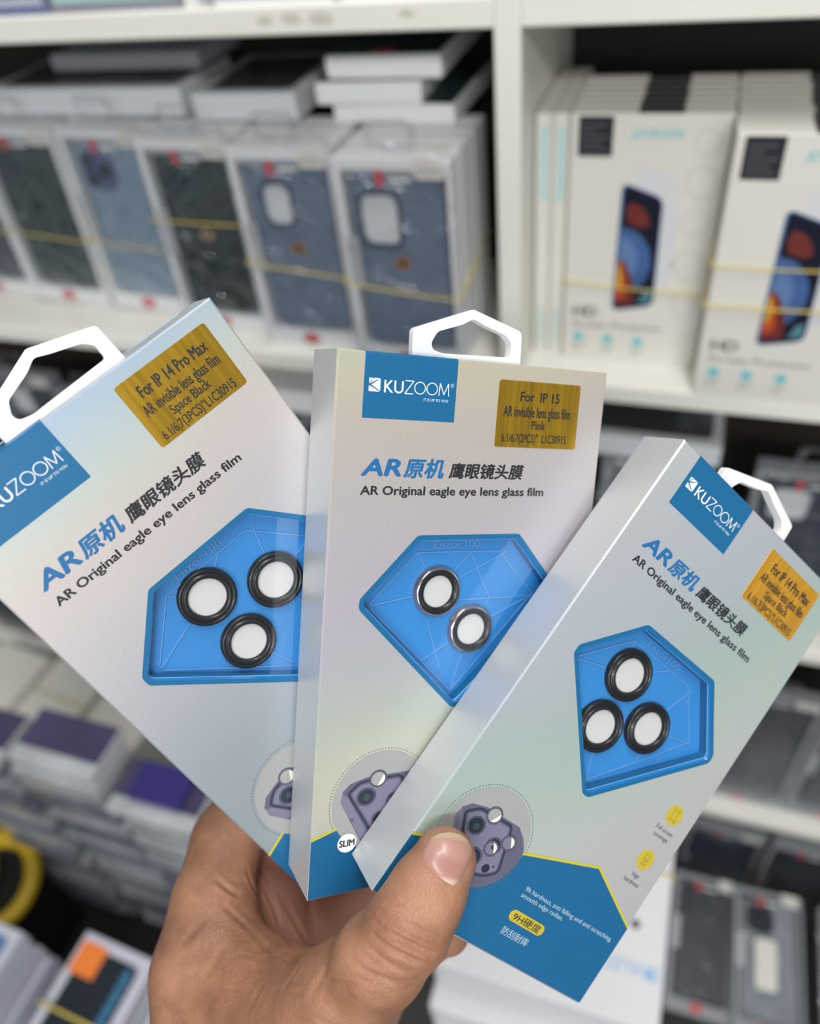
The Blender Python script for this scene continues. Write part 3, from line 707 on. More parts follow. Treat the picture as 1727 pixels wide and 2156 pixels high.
# ---- white display tray under the right box
root = tag(empty('display_tray', (-0.122, 0.195, 0)), 'large white display tray with stepped front below the right box', 'display tray')
b = MB(); b.slab(rrect(0.0, 0.0, 0.190, 0.165, 0.002, 3), 0.700, 0.750, 0.0015); b.build('lid', M['tray_plastic'], root)
b = MB(); b.box(0.002, 0.188, -0.105, 0.163, 0.0, 0.655, 0, 0.002); b.build('cabinet', M['tray_plastic'], root)
b = MB(); b.box(0.0, 0.190, -0.022, 0.165, 0.655, 0.700, 0, 0.0015); b.build('step', M['tray_plastic'], root)
b = MB(); b.box(0.055, 0.062, -0.100, -0.022, 0.655, 0.700, 0, 0.001); b.build('divider', M['tray_plastic'], root)
b = MB(); b.box(0.062, 0.190, -0.040, -0.034, 0.655, 0.690, 0, 0.001); b.build('ledge', M['tray_plastic'], root)
b = MB()
ZZ = 0.7503
def flipped(fn, mb):
    t = MB(); fn(t); mb.add([(0.185 - x, 0.048 - y, z) for x, y, z in t.v], t.f, 0)
def logo(t):
    s = 0.011
    t.add([(0, s, ZZ), (0, s * 0.6, ZZ), (s * 0.4, s, ZZ)], [(0, 1, 2)]); t.add([(s * .95, s, ZZ), (s * .2, s * .5, ZZ), (s * .95, 0, ZZ)], [(0, 1, 2)])
    t.add([(0, s * 0.4, ZZ), (0, 0, ZZ), (s * 0.4, 0, ZZ)], [(0, 1, 2)]); t.add([(s * .45, s, ZZ), (s * .05, s * .55, ZZ), (s * .88, s, ZZ)], [(0, 1, 2)])
    put_text(t, 'KUZOOM', 0.0145, 0.068, 0.0, 0.011, ZZ, bold=0.004)
flipped(logo, b)
b.build('brand_lettering', mat('pale_blue_ink', (120, 178, 224), 0.5), root)
b = MB(); b.disc(0.163, 0.078, 0.004, ZZ, 0, 20); b.build('hang_hole', M['ink'], root)
b = MB(); b.tube([(-0.0012, 0, 0.70), (-0.0012, 0, 0.7512), (0.1912, 0, 0.7512), (0.1912, 0, 0.70)], 0.0012, 6, 0)
ob = b.build('rubber_band', M['band'], None, smooth=True); ob.location = (-0.122, 0.322, 0.0)
tag(ob, 'pale yellow rubber band round the lid of the white display tray', 'rubber band')

# ---- packages lying in a low black crate at the right
bench(0.100, 0.62, 0.30, 0.522, 0.300, 'low black bench under the packages lying at bottom right')
def lying_pack(x, y, z, label, case, mod, seed, rz, cut=True):
    o = case_pack((x, y, z), 0.084, 0.172, 0.017, label, case, 'cutout' if cut else 'module', mod, seed=seed, sleeve=False, fr='frame_dim', group='packages lying on the right bench')
    o.rotation_euler = (0.10, 0, rz)
    if label.startswith('pale'):
        b = MB(); b.slab(rrect(0.026, 0.052, 0.052, 0.112, 0.004, 3), 0.0003, 0.0008, 0); b.build('pale_label', M['offwhite_card'], o)
    if label.startswith('navy'):
        b = MB(); crinkle_sheet(b, -0.002, 0.086, -0.001, 0.175, 0.0012, 0.004, seed=91); b.build('plastic_sleeve', M['bag'], o, smooth=True)
    return o
lying_pack(0.190, 0.335, 0.333, 'pale grey phone case package lying near the bottom right, black camera cutouts', M['clear_case'], M['ring_black'], 61, 0.03, False)
lying_pack(0.292, 0.330, 0.333, 'navy phone case package lying in the bottom right corner', M['navy_case'], M['navy_case'], 62, 0.02)
lying_pack(0.108, 0.340, 0.320, 'charcoal phone case package lying beside the white display tray', M['char_case'], M['char_case'], 63, 0.0, False)

# ------------------------------------------------------------------ the three lens-film boxes held in the hand
BW, BH, BD = 0.085, 0.1523, 0.0187
mm = 0.001
PEARL_L = pearl('pearl_card_bluish', [(0, (168, 184, 206)), (0.08, (174, 192, 200)), (0.15, (190, 198, 190)), (0.22, (200, 190, 186)), (0.34, (192, 188, 190)), (0.5, (170, 174, 183)), (0.75, (148, 160, 168)), (1, (146, 160, 160))], (0.4, -6.6, 0), 0.0)  # lower stops darkened: light falloff down the card painted in
PEARL_M = pearl('pearl_card_warm', [(0, (186, 190, 174)), (0.06, (198, 190, 168)), (0.16, (190, 181, 173)), (0.3, (184, 180, 182)), (0.46, (182, 176, 189)), (0.58, (178, 182, 186)), (0.7, (180, 190, 178)), (0.8, (194, 196, 177)), (0.9, (187, 185, 181)), (1, (184, 184, 184))], (1.0, -6.6, 0), 0.0)
PEARL_R = pearl('pearl_card_mint', [(0, (188, 194, 192)), (0.2, (182, 186, 194)), (0.36, (174, 183, 191)), (0.5, (166, 187, 180)), (0.62, (174, 192, 182)), (0.78, (190, 190, 190)), (1, (184, 182, 187))], (6.0, -4.0, 0), 0.0)

SIDE = mat('pearl_card_side', (196, 200, 203), 0.36, 0.3, noise=0.03, nscale=2600)
WINDOW = [(26.25, 48.2), (59.06, 48.2), (75.6, 66.6), (75.6, 69.4), (43.2, 99.4), (40.7, 99.4), (10.0, 68.4), (10.0, 65.6)]
WINDOW = [(x * mm, -y * mm) for x, y in WINDOW][::-1]
WOUT = rounded(WINDOW, 0.9 * mm, 3)
WIN = rounded(inset(WINDOW, 1.35 * mm), 0.8 * mm, 3)
WDEEP = rounded(inset(WINDOW, 1.9 * mm), 0.8 * mm, 3)
REC = 0.0042

def film_box(pose, scale, card, label, sticker, gold, rings, silver, tilt):
    Rb, t = np.array(pose[0]), np.array(pose[1]) * scale
    Rw = RC.T @ Rb @ np.diag([1, -1, -1]); tw = c2w(t)
    root = empty('lens_film_box')
    root.matrix_world = Matrix([[*(Rw[0] * scale), tw[0]], [*(Rw[1] * scale), tw[1]], [*(Rw[2] * scale), tw[2]], [0, 0, 0, 1]])
    tag(root, label, 'boxed phone accessory', 'boxes of lens film held in the hand')
    # carton: chamfered front edge, window cut through the front panel, recess walls
    b = MB(); c = 0.0005
    out = [(0, -BH), (BW, -BH), (BW, 0), (0, 0)]; ins = inset(out, c)
    b.poly(ins, 0, 0, hole=WOUT)
    b.add([(x, y, 0) for x, y in ins] + [(x, y, -c) for x, y in out], [(4 + i, 4 + (i + 1) % 4, (i + 1) % 4, i) for i in range(4)])
    b.add([(x, y, -c) for x, y in out] + [(x, y, -BD) for x, y in out], [(4 + i, 4 + (i + 1) % 4, (i + 1) % 4, i) for i in range(4)], 1)
    b.add([(x, y, -BD) for x, y in out], [(3, 2, 1, 0)], 1)
    # tuck flap slits on the top and the fold line beside the front edge
    b.box(0.006, BW - 0.006, 0.0, 0.0003, -BD + 0.001, -BD + 0.0016)
    b.build('carton', [card, SIDE], root)
    b = MB(); k = len(WOUT); k2 = len(WIN)
    b.poly(WOUT, 0.00004, 0, hole=WIN)
    b.build('window_border', M['blue'], root)
    b = MB(); n = len(WIN)
    b.add([(x, y, 0.00004) for x, y in WIN] + [(x, y, -0.0006) for x, y in inset(WIN, 0.0003)], [(i, n + i, n + (i + 1) % n, (i + 1) % n) for i in range(n)], 1)
    b.add([(x, y, -0.0006) for x, y in inset(WIN, 0.0003)] + [(x, y, -REC) for x, y in WDEEP], [(i, n + i, n + (i + 1) % n, (i + 1) % n) for i in range(n)], 0)
    b.build('window_rim', [M['blue'], M['rim']], root)
    b = MB(); b.tube([(x, y, -0.0010) for x, y in inset(WIN, 0.0003)], 0.00017, 6, 0, closed=True); b.build('blister_edge', M['blister_edge'], root, smooth=True)
    # blue insert card with pressed lines
    b = MB(); b.poly(WDEEP, -REC, 0)
    o = b.build('insert_card', M['card_blue'], root)
    P = lambda u, v: (u * mm, -v * mm)
    inner = [(28.4, 53.9), (55.2, 54.0), (68.2, 67.6), (42.4, 96.0), (15.2, 69.8), (15.0, 67.6), (28.4, 53.9)]
    b = MB(); zg = -REC + 0.00002
    b.stroke([P(*q) for q in inner], 0.3 * mm, zg, 0, 0.00035)
    cs = [(15.0, 68.6), (28.4, 53.9), (45.6, 54.2), (57.6, 54.2), (67.6, 68.3), (42.5, 95.5), (32.0, 86.0), (55.0, 82.5)]
    for cxy in cs:
        best = min(rings, key=lambda r: math.hypot(r[0] - cxy[0], r[1] - cxy[1])); d = math.hypot(best[0] - cxy[0], best[1] - cxy[1])
        if d < best[2] + 1.5: continue
        f_ = (d - best[2] - 0.3) / d
        b.stroke([P(*cxy), P(cxy[0] + (best[0] - cxy[0]) * f_, cxy[1] + (best[1] - cxy[1]) * f_)], 0.3 * mm, zg, 0, 0.00035)
    if len(rings) == 2:
        b.stroke([P(45.6, 54.3), P(53.0, 68.0), P(52.0, 70.2)], 0.3 * mm, zg, 0, 0.00035)
        b.stroke([P(43.0, 68.3), P(66.7, 68.3)], 0.3 * mm, zg, 0, 0.00035)
        b.stroke([P(32.8, 73.8), P(38.0, 88.5)], 0.3 * mm, zg, 0, 0.00035)
    put_text(b, 'Enzor100', 33.3 * mm, 48.4 * mm, -52.7 * mm, -50.5 * mm, zg + 0.0003, 0)
    b.build('pressed_lines', M['groove'], root)
    # lens protectors: ring with a raised bevel, clear glass over white backing
    for u, v, r in rings:
        cx, cy = P(u, v); r *= mm
        ri = r * (0.665 if not silver else 0.64)
        b = MB(); z0 = -REC
        if silver:
            ro = r * 0.87
            b.lathe([(r, z0), (r, z0 + 0.0005), (r * 0.985, z0 + 0.0009), (r * 0.955, z0 + 0.0011), (r * 0.945, z0 + 0.0016), (r * 0.91, z0 + 0.0019), (ro, z0 + 0.0020)], cx, cy, 56, 1)
            b.lathe([(ro, z0 + 0.0020), (ri, z0 + 0.0018), (ri * 0.99, z0 + 0.0008)], cx, cy, 56, 0)
        else:
            b.lathe([(r, z0), (r, z0 + 0.0012), (r * 0.985, z0 + 0.0016), (r * 0.93, z0 + 0.0019), (r * 0.88, z0 + 0.0019), (r * 0.855, z0 + 0.0015), (r * 0.83, z0 + 0.0015), (r * 0.80, z0 + 0.0021), (r * 0.74, z0 + 0.0022), (ri, z0 + 0.0018), (ri * 0.985, z0 + 0.0008)], cx, cy, 56, 0)
        ring = b.build('lens_ring', [M['ring_black'], M['ring_silver']], root, smooth=True)
        b = MB(); b.lathe([(ri * 1.0, z0 + 0.0008), (ri * 0.96, z0 + 0.0010), (0.000001, z0 + 0.0010)], cx, cy, 48, 0)
        b.build('backing_disc', M['white_disc'], ring)
    b = MB(); b.poly(WIN, -0.0012, 0)
    b.build('clear_film', M['film'], root)
    # printed brand label wrapping over the top edge
    z1, z2, z3 = 0.00004, 0.00008, 0.00012
    b = MB(); x0, x1 = 7.55 * mm, 34.55 * mm
    b.add([(x0, -17.0 * mm, z1), (x1, -17.0 * mm, z1), (x1, -c, z1), (x0, -c, z1), (x1, 0.00004, -c), (x0, 0.00004, -c), (x1, 0.00004, -BD + 0.002), (x0, 0.00004, -BD + 0.002)],
          [(0, 1, 2, 3), (3, 2, 4, 5), (5, 4, 6, 7)])
    lab = b.build('brand_label', M['blue'], root)
    b = MB()
    # emblem: a square split by a chevron
    ex, ey, s = 8.95 * mm, -10.1 * mm, 3.45 * mm
    b.add([(ex, ey + s * 0.98, z2), (ex, ey + s * 0.62, z2), (ex + s * 0.36, ey + s, z2)], [(0, 1, 2)])
    b.add([(ex + s * 0.42, ey + s, z2), (ex + s * 0.02, ey + s * 0.55, z2), (ex + s * 0.9, ey + s, z2)], [(0, 1, 2)])
    b.add([(ex + s * 0.93, ey + s * 0.98, z2), (ex + s * 0.20, ey + s * 0.5, z2), (ex + s * 0.93, ey + s * 0.05, z2)], [(0, 1, 2)])
    b.add([(ex, ey + s * 0.45, z2), (ex, ey, z2), (ex + s * 0.42, ey, z2)], [(0, 1, 2)])
    b.add([(ex + s * 0.06, ey + s * 0.45, z2), (ex + s * 0.46, ey, z2), (ex + s * 0.88, ey, z2)], [(0, 1, 2)])
    put_text(b, 'KU', 13.3 * mm, 18.75 * mm, -10.15 * mm, -6.75 * mm, z2, bold=0.012)
    for i, (ch, a, e) in enumerate((('Z', 19.2, 21.7), ('O', 21.9, 25.3), ('O', 25.5, 28.9), ('M', 29.3, 32.3))):
        thin_letter(b, ch, a * mm, e * mm, -10.1 * mm, -6.75 * mm, 0.26 * mm, z2)
    b.ring(33.25 * mm, -7.2 * mm, 0.42 * mm, 0.5 * mm, z2, n=20)
    put_text(b, 'R', 33.08 * mm, 33.42 * mm, -7.42 * mm, -6.98 * mm, z2)
    put_text(b, 'IT IS UP TO YOU', 24.9 * mm, 32.2 * mm, -11.75 * mm, -11.0 * mm, z2, bold=-0.012)
    b.build('brand_lettering', M['white_ink'], lab)
    # title and subtitle
    b = MB()
    put_text(b, 'AR', 8.4 * mm, 19.6 * mm, -31.9 * mm, -27.3 * mm, z1, bold=0.07, shear=0.18)
    put_text(b, '原机', 20.6 * mm, 32.5 * mm, -32.4 * mm, -27.2 * mm, z1, bold=0.045, shear=0.18, ref='box')
    b.build('title_lettering', M['title_blue'], root)
    b = MB()
    put_text(b, '鹰眼镜头膜', 34.3 * mm, 58.5 * mm, -32.35 * mm, -28.1 * mm, z1, bold=0.042, shear=0.16, ref='box')
    put_text(b, 'AR Original eagle eye lens glass film', 8.4 * mm, 66.0 * mm, -37.05 * mm, -34.6 * mm, z1, bold=0.05)
    b.build('subtitle_lettering', M['ink'], root)
    # gold sticker
    sx0, sx1, sy0, sy1 = sticker[0]
    b = MB(); b.slab(rrect(sx0 * mm, -sy1 * mm, sx1 * mm, -sy0 * mm, 0.8 * mm, 4), 0.00001, 0.00009, 0.00003)
    st = b.build('gold_sticker', gold, root)
    b = MB()
    for body, x0, x1, yb, yt, bo in sticker[1]:
        put_text(b, body, (sx0 + x0) * mm, (sx0 + x1) * mm, -(sy0 + yb) * mm, -(sy0 + yt) * mm, 0.00013, bold=bo)
    b.build('sticker_lettering', M['ink'], st)
    # blue foot with its yellow edge
    ln = [(0, 133.9), (61.9, 114.55), (85, 125.2)]
    b = MB(); b.add([(0, -133.9 * mm, z1), (0, -BH + c, z1), (BW, -BH + c, z1), (BW, -125.2 * mm, z1), (61.9 * mm, -114.55 * mm, z1)], [(0, 1, 2, 3, 4)])
    foot = b.build('blue_foot_print', M['blue_deep'], root)
    b = MB(); b.stroke([P(*q) for q in ln], 0.75 * mm, z2, 0)
    b.build('yellow_line', M['yellow'], foot)
    b = MB()
    b.slab(rrect(43.1 * mm, -140.9 * mm, 57.4 * mm, -137.4 * mm, 1.7 * mm, 6), 0.00005, z2, 0, 0)
    put_text(b, '9H硬度', 44.7 * mm, 56.0 * mm, -140.4 * mm, -137.9 * mm, z3, 1, bold=0.006, ref='box')
    put_text(b, '防刮耐摔', 44.0 * mm, 54.8 * mm, -145.4 * mm, -142.9 * mm, z2, 2, bold=0.0, ref='box')
    put_text(b, '9h hardness, anti falling and anti scratching,', 42.9 * mm, 81.9 * mm, -131.5 * mm, -130.0 * mm, z2, 2)
    put_text(b, 'smooth edge radian.', 42.9 * mm, 61.0 * mm, -133.6 * mm, -132.1 * mm, z2, 2)
    b.build('foot_lettering', [M['mustard'], M['ink'], M['pale_ink']], foot)
    # feature badges
    for (u, v), lines in (((75.7, 88.7), ('Full screen', 'coverage')), ((75.7, 105.0), ('High', 'hardness'))):
        b = MB(); b.disc(u * mm, -v * mm, 3.35 * mm, z1, 0, 36)
        x0, x1, y0, y1 = (u - 1.0) * mm, (u + 1.0) * mm, -(v + 1.7) * mm, -(v - 1.7) * mm
        b.stroke([(x0, y0), (x1, y0), (x1, y1), (x0, y1), (x0, y0)], 0.22 * mm, z2, 1)
        if lines[0] == 'High':
            b.stroke([(x0, -v * mm), (u * mm, -(v - 0.6) * mm), (u * mm, -(v + 0.5) * mm), (x1, -(v - 0.2) * mm)], 0.2 * mm, z2, 1)
            b.stroke([(u * mm, -(v + 0.5) * mm), ((u - 0.4) * mm, y0)], 0.2 * mm, z2, 1)
        else:
            for sx in (-1, 1):
                for sy in (-1, 1):
                    b.stroke([((u + sx * 1.5) * mm, -(v + sy * 1.4) * mm), ((u + sx * 1.5) * mm, -(v + sy * 2.2) * mm), ((u + sx * 0.8) * mm, -(v + sy * 2.2) * mm)], 0.2 * mm, z2, 1)
        w1 = 3.9 if len(lines[0]) > 5 else 1.5
        put_text(b, lines[0], (u - w1) * mm, (u + w1) * mm, -(v + 6.2) * mm, -(v + 4.7) * mm, z1, 2)
        w2 = 3.4
        put_text(b, lines[1], (u - w2) * mm, (u + w2) * mm, -(v + 8.5) * mm, -(v + 7.0) * mm, z1, 2)
        b.build('feature_badge', [M['mustard'], M['icon_ink'], M['ink']], root)
    # round camera illustration with a dotted outline
    cu, cv, R = 20.4, 125.0, 14.8
    b = MB(); zz = [0.00010 + 0.00003 * i for i in range(9)]
    b.disc(cu * mm, -cv * mm, R * mm, zz[0], 0, 72)
    for i in range(110):
        a = 2 * math.pi * i / 110
        b.disc((cu + 15.6 * math.cos(a)) * mm, -(cv + 15.6 * math.sin(a)) * mm, 0.17 * mm, zz[0], 6, 8)
    arc = [(cu + R * math.cos(a), cv + R * math.sin(a)) for a in np.linspace(math.radians(-3), math.radians(107), 24)]
    body = [(8.0, 123.8), (8.5, 120.8), (10.6, 118.7), (15.5, 117.4), (28.6, 117.3), (32.2, 119.6), (34.6, 122.4)] + arc
    b.poly([P(*q) for q in body][::-1], zz[1], 1)
    b.poly([P(*q) for q in [(8.0, 123.8), (8.4, 121.2), (10.2, 122.6), (18.2, 137.0), (16.2, 138.6)]][::-1], zz[2], 2)
    b.poly([P(*q) for q in [(11.0, 129.3), (12.0, 128.9), (12.6, 129.9), (11.6, 130.4)]][::-1], zz[3], 1)
    mod = rounded([P(*q) for q in [(9.6, 121.4), (13.6, 118.2), (26.5, 117.8), (31.6, 131.2), (27.8, 134.4), (18.8, 136.6)]][::-1], 1.6 * mm, 4)
    b.poly(mod, zz[3], 3); b.poly(inset(mod, 0.75 * mm), zz[4], 1); b.poly(inset(mod, 1.2 * mm), zz[5], 2)
    for u, v, r in ((15.7, 123.2, 3.0), (20.6, 130.8, 3.0), (24.6, 125.4, 2.7)):
        b.disc(u * mm, -v * mm, r * mm, zz[6], 3, 36, 0.92); b.ring(u * mm, -v * mm, (r - 0.5) * mm, (r - 0.2) * mm, zz[7], 1, 36, 0.92)
        b.disc((u - 0.1) * mm, -(v - 0.1) * mm, (r - 0.7) * mm, zz[7], 4, 36, 0.92); b.disc((u + 0.1) * mm, -(v + 0.2) * mm, r * 0.35 * mm, zz[8], 5, 24)
    for u, v, r in ((19.0, 118.2, 2.7), (24.3, 126.4, 2.5), (28.4, 122.6, 2.5)):
        b.ring(u * mm, -v * mm, (r - 0.55) * mm, r * mm, zz[8], 3, 40, 0.95); b.ring(u * mm, -v * mm, (r - 0.3) * mm, (r - 0.15) * mm, zz[8] + 0.00003, 2, 40, 0.95)
        b.disc(u * mm, -v * mm, (r - 0.55) * mm, zz[8], 0 if u < 20 else 2, 32, 0.95)
        rr_ = r - 0.6; a0 = -0.5 if u < 20 else 0.6
        b.poly([((u + rr_ * math.cos(a)) * mm, (-v + rr_ * 0.95 * math.sin(a)) * mm) for a in np.linspace(a0 - 1.15, a0 + 1.15, 12)], zz[8] + 0.00002, 7)
    b.disc(26.6 * mm, -131.9 * mm, 1.3 * mm, zz[6], 4, 24); b.disc(28.6 * mm, -130.4 * mm, 0.35 * mm, zz[6], 3, 12)
    ill = b.build('camera_illustration', [M['illus_gray'], M['lilac'], M['lilac_lt'], M['slate'], M['lens_dark'], M['lens_glint'], M['dotgray'], M['offwhite_card']], root)
    b = MB(); b.disc(10.6 * mm, -136.3 * mm, 2.85 * mm, zz[8], 0, 36)
    put_text(b, 'SLIM', 8.35 * mm, 12.85 * mm, -137.3 * mm, -135.2 * mm, zz[8] + 0.00003, 1, bold=0.05)
    b.build('slim_badge', [M['white_ink'], M['ink']], ill)
    # white plastic hanger on top
    O = [(24.9, 1.0), (24.6, -7.6), (43.0, -14.5), (59.6, -9.8), (60.2, 1.0)]
    Hh = [(30.2, -4.2), (32.0, -7.4), (39.6, -10.0), (43.0, -11.9), (46.6, -10.5), (54.0, -8.3), (56.2, -6.2), (56.2, -2.2), (34.0, -1.6), (30.8, -2.4)]
    Op = rounded([P(*q) for q in O][::-1], [0.3 * mm, 1.2 * mm, 0.6 * mm, 1.2 * mm, 0.3 * mm], 4); Hp = rounded([P(*q) for q in Hh][::-1], 0.9 * mm, 3)
    b = MB(); b.slab(Op, -0.0118, -0.0086, 0.0004, 0, hole=Hp)
    b.build('hang_tab', M['white_plastic'], root)
    return root

def thin_letter(b, ch, x0, x1, y0, y1, w, z):
    if ch == 'Z': b.stroke([(x0, y1), (x1, y1), (x0, y0), (x1, y0)], w, z)
    elif ch == 'M': b.stroke([(x0, y0), (x0 + (x1 - x0) * 0.08, y1), ((x0 + x1) / 2, y0 + (y1 - y0) * 0.1), (x1 - (x1 - x0) * 0.08, y1), (x1, y0)], w, z)
    else:
        r = (x1 - x0) / 2; b.ring((x0 + x1) / 2, (y0 + y1) / 2, r - w, r, z, n=40, sy=(y1 - y0) / (x1 - x0))

PO = {'L': ([[0.7219, 0.5232, -0.453], [-0.645, 0.7459, -0.1665], [0.2508, 0.4123, 0.8758]], [-0.1115, 0.001, 0.1762]),
      'M': ([[0.9037, -0.0692, -0.4225], [-0.0019, 0.9862, -0.1655], [0.4281, 0.1503, 0.8911]], [-0.0181, -0.0411, 0.1976]),
      'R': ([[0.7271, -0.5875, -0.3551], [0.5814, 0.8021, -0.1364], [0.365, -0.1073, 0.9248]], [0.0793, -0.0209, 0.2268])}
ST14 = [('For IP 14 Pro Max', 4.2, 24.6, 6.0, 2.7, 0.03), ('AR invisible lens glass film', 2.2, 25.2, 10.3, 7.2, 0.02), ('Space Black', 7.6, 19.6, 13.6, 11.0, 0.02), ("6.1/6.7(3PCS)''L1C30915", 2.1, 24.9, 17.4, 14.8, 0.015)]
ST15 = [('For  IP 15', 7.4, 20.6, 5.6, 2.8, 0.03), ('AR invisible lens glass film', 2.2, 24.9, 10.0, 6.9, 0.02), ('Pink', 11.9, 16.5, 13.5, 10.8, 0.02), ("6.1/6.7(2PCS)''  L1C30915", 2.2, 24.2, 17.2, 14.7, 0.015)]
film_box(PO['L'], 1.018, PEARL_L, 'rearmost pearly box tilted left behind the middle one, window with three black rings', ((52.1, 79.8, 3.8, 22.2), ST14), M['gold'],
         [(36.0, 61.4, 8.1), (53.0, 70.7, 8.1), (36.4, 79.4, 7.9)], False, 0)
film_box(PO['M'], 1.0, PEARL_M, 'middle pearly box standing nearly upright, window with two silver edged rings', ((47.9, 75.7, 4.4, 23.1), ST15), M['gold'],
         [(35.2, 65.3, 7.55), (47.1, 77.2, 7.5)], True, 0)
film_box(PO['R'], 0.980, PEARL_R, 'front pearly box pressed by the thumb, tilted right, three black rings', ((49.2, 76.0, 4.4, 22.6), ST14), M['gold2'],
         [(33.5, 63.1, 8.15), (35.1, 80.5, 8.1), (50.6, 72.3, 8.1)], False, 0)

# ------------------------------------------------------------------ the left hand that grips the boxes (one continuous surface)
def cp(px, py, z): return pix(px, py, z)
HAND = [  # round cones: a, radius a, b, radius b, blend
    (cp(500, 2480, .245), .0300, cp(470, 2860, .245), .0310, .020),     # forearm
    (cp(560, 2480, .255), .0260, cp(540, 2860, .255), .0280, .020),
    (cp(500, 2480, .245), .0290, cp(455, 2230, .250), .0170, .020),     # towards the index metacarpal
    (cp(455, 2230, .250), .0170, cp(432, 2040, .254), .0145, .012),
    (cp(432, 2040, .254), .0145, cp(450, 1890, .261), .0122, .008),
    (cp(450, 1890, .261), .0122, cp(474, 1775, .2690), .0104, .006),    # index knuckle and finger, behind the left box
    (cp(476, 1775, .2745), .0108, cp(545, 1640, .2655), .0090, .008),
    (cp(545, 1640, .2655), .0090, cp(640, 1610, .2720), .0080, .007),
    (cp(640, 1610, .2720), .0080, cp(710, 1640, .2785), .0070, .006),
    (cp(560, 2420, .240), .0240, cp(635, 2225, .226), .0180, .020),     # thumb metacarpal
    (cp(635, 2225, .226), .0180, cp(735, 2090, .2115), .0125, .008),
    (cp(735, 2090, .2115), .0125, cp(800, 2022, .2020), .0112, .004),
    (cp(800, 2022, .2020), .0112, cp(860, 1952, .1985), .0105, .004),
    (cp(860, 1952, .1985), .0105, cp(899, 1880, .2008), .0095, .003),   # last joint of the thumb
    (cp(899, 1880, .2008), .0095, cp(936, 1811, .2050), .0083, .003),
    (cp(448, 1935, .258), .0095, cp(540, 2040, .247), .0080, .008),     # web between thumb and index
    (cp(540, 2040, .247), .0080, cp(640, 2085, .234), .0080, .008),
    (cp(640, 2085, .234), .0080, cp(740, 2070, .217), .0100, .008),
    (cp(445, 2070, .249), .0140, cp(560, 2125, .239), .0120, .012),
    (cp(560, 2125, .239), .0120, cp(680, 2150, .222), .0130, .012),
    (cp(480, 2260, .243), .0180, cp(615, 2260, .231), .0180, .016),
    (cp(560, 1935, .287), .0120, cp(560, 2350, .266), .0200, .012),     # palm behind
    (cp(670, 1990, .297), .0125, cp(600, 2350, .270), .0200, .012),
    (cp(760, 2055, .303), .0110, cp(620, 2360, .275), .0180, .012),
    (cp(800, 2095, .305), .0100, cp(640, 2370, .278), .0160, .012),
    (cp(455, 1960, .268), .0120, cp(560, 1960, .283), .0120, .012),
    (cp(560, 1935, .287), .0118, cp(606, 1800, .2900), .0098, .006),    # middle finger
    (cp(606, 1800, .2900), .0098, cp(740, 1735, .2890), .0086, .005),
    (cp(740, 1735, .2890), .0086, cp(835, 1790, .2840), .0075, .005),
    (cp(670, 1990, .297), .0118, cp(720, 1880, .2960), .0096, .006),    # ring finger
    (cp(720, 1880, .2960), .0096, cp(850, 1840, .2880), .0084, .005),
    (cp(850, 1840, .2880), .0084, cp(930, 1885, .2790), .0074, .005),
    (cp(770, 2060, .303), .0110, cp(845, 1995, .2900), .0088, .006),    # little finger, its tip below the right box
    (cp(845, 1995, .2900), .0088, cp(905, 1965, .2740), .0082, .005),
    (cp(905, 1965, .2740), .0082, cp(942, 1963, .2640), .0074, .005),
]
def hand_sdf(P):
    P = P.astype(np.float64); d = None
    for a, ra, b_, rb, k in HAND:
        ab = b_ - a
        t = np.clip(((P - a) @ ab) / (ab @ ab), 0, 1)
        q = P - a - t[..., None] * ab
        e = np.sqrt((q * q).sum(-1)) - (ra + t * (rb - ra))
        if d is None: d = e
        else:
            h = np.maximum(k - np.abs(d - e), 0) / k
            d = np.minimum(d, e) - h * h * k * 0.25
    return d
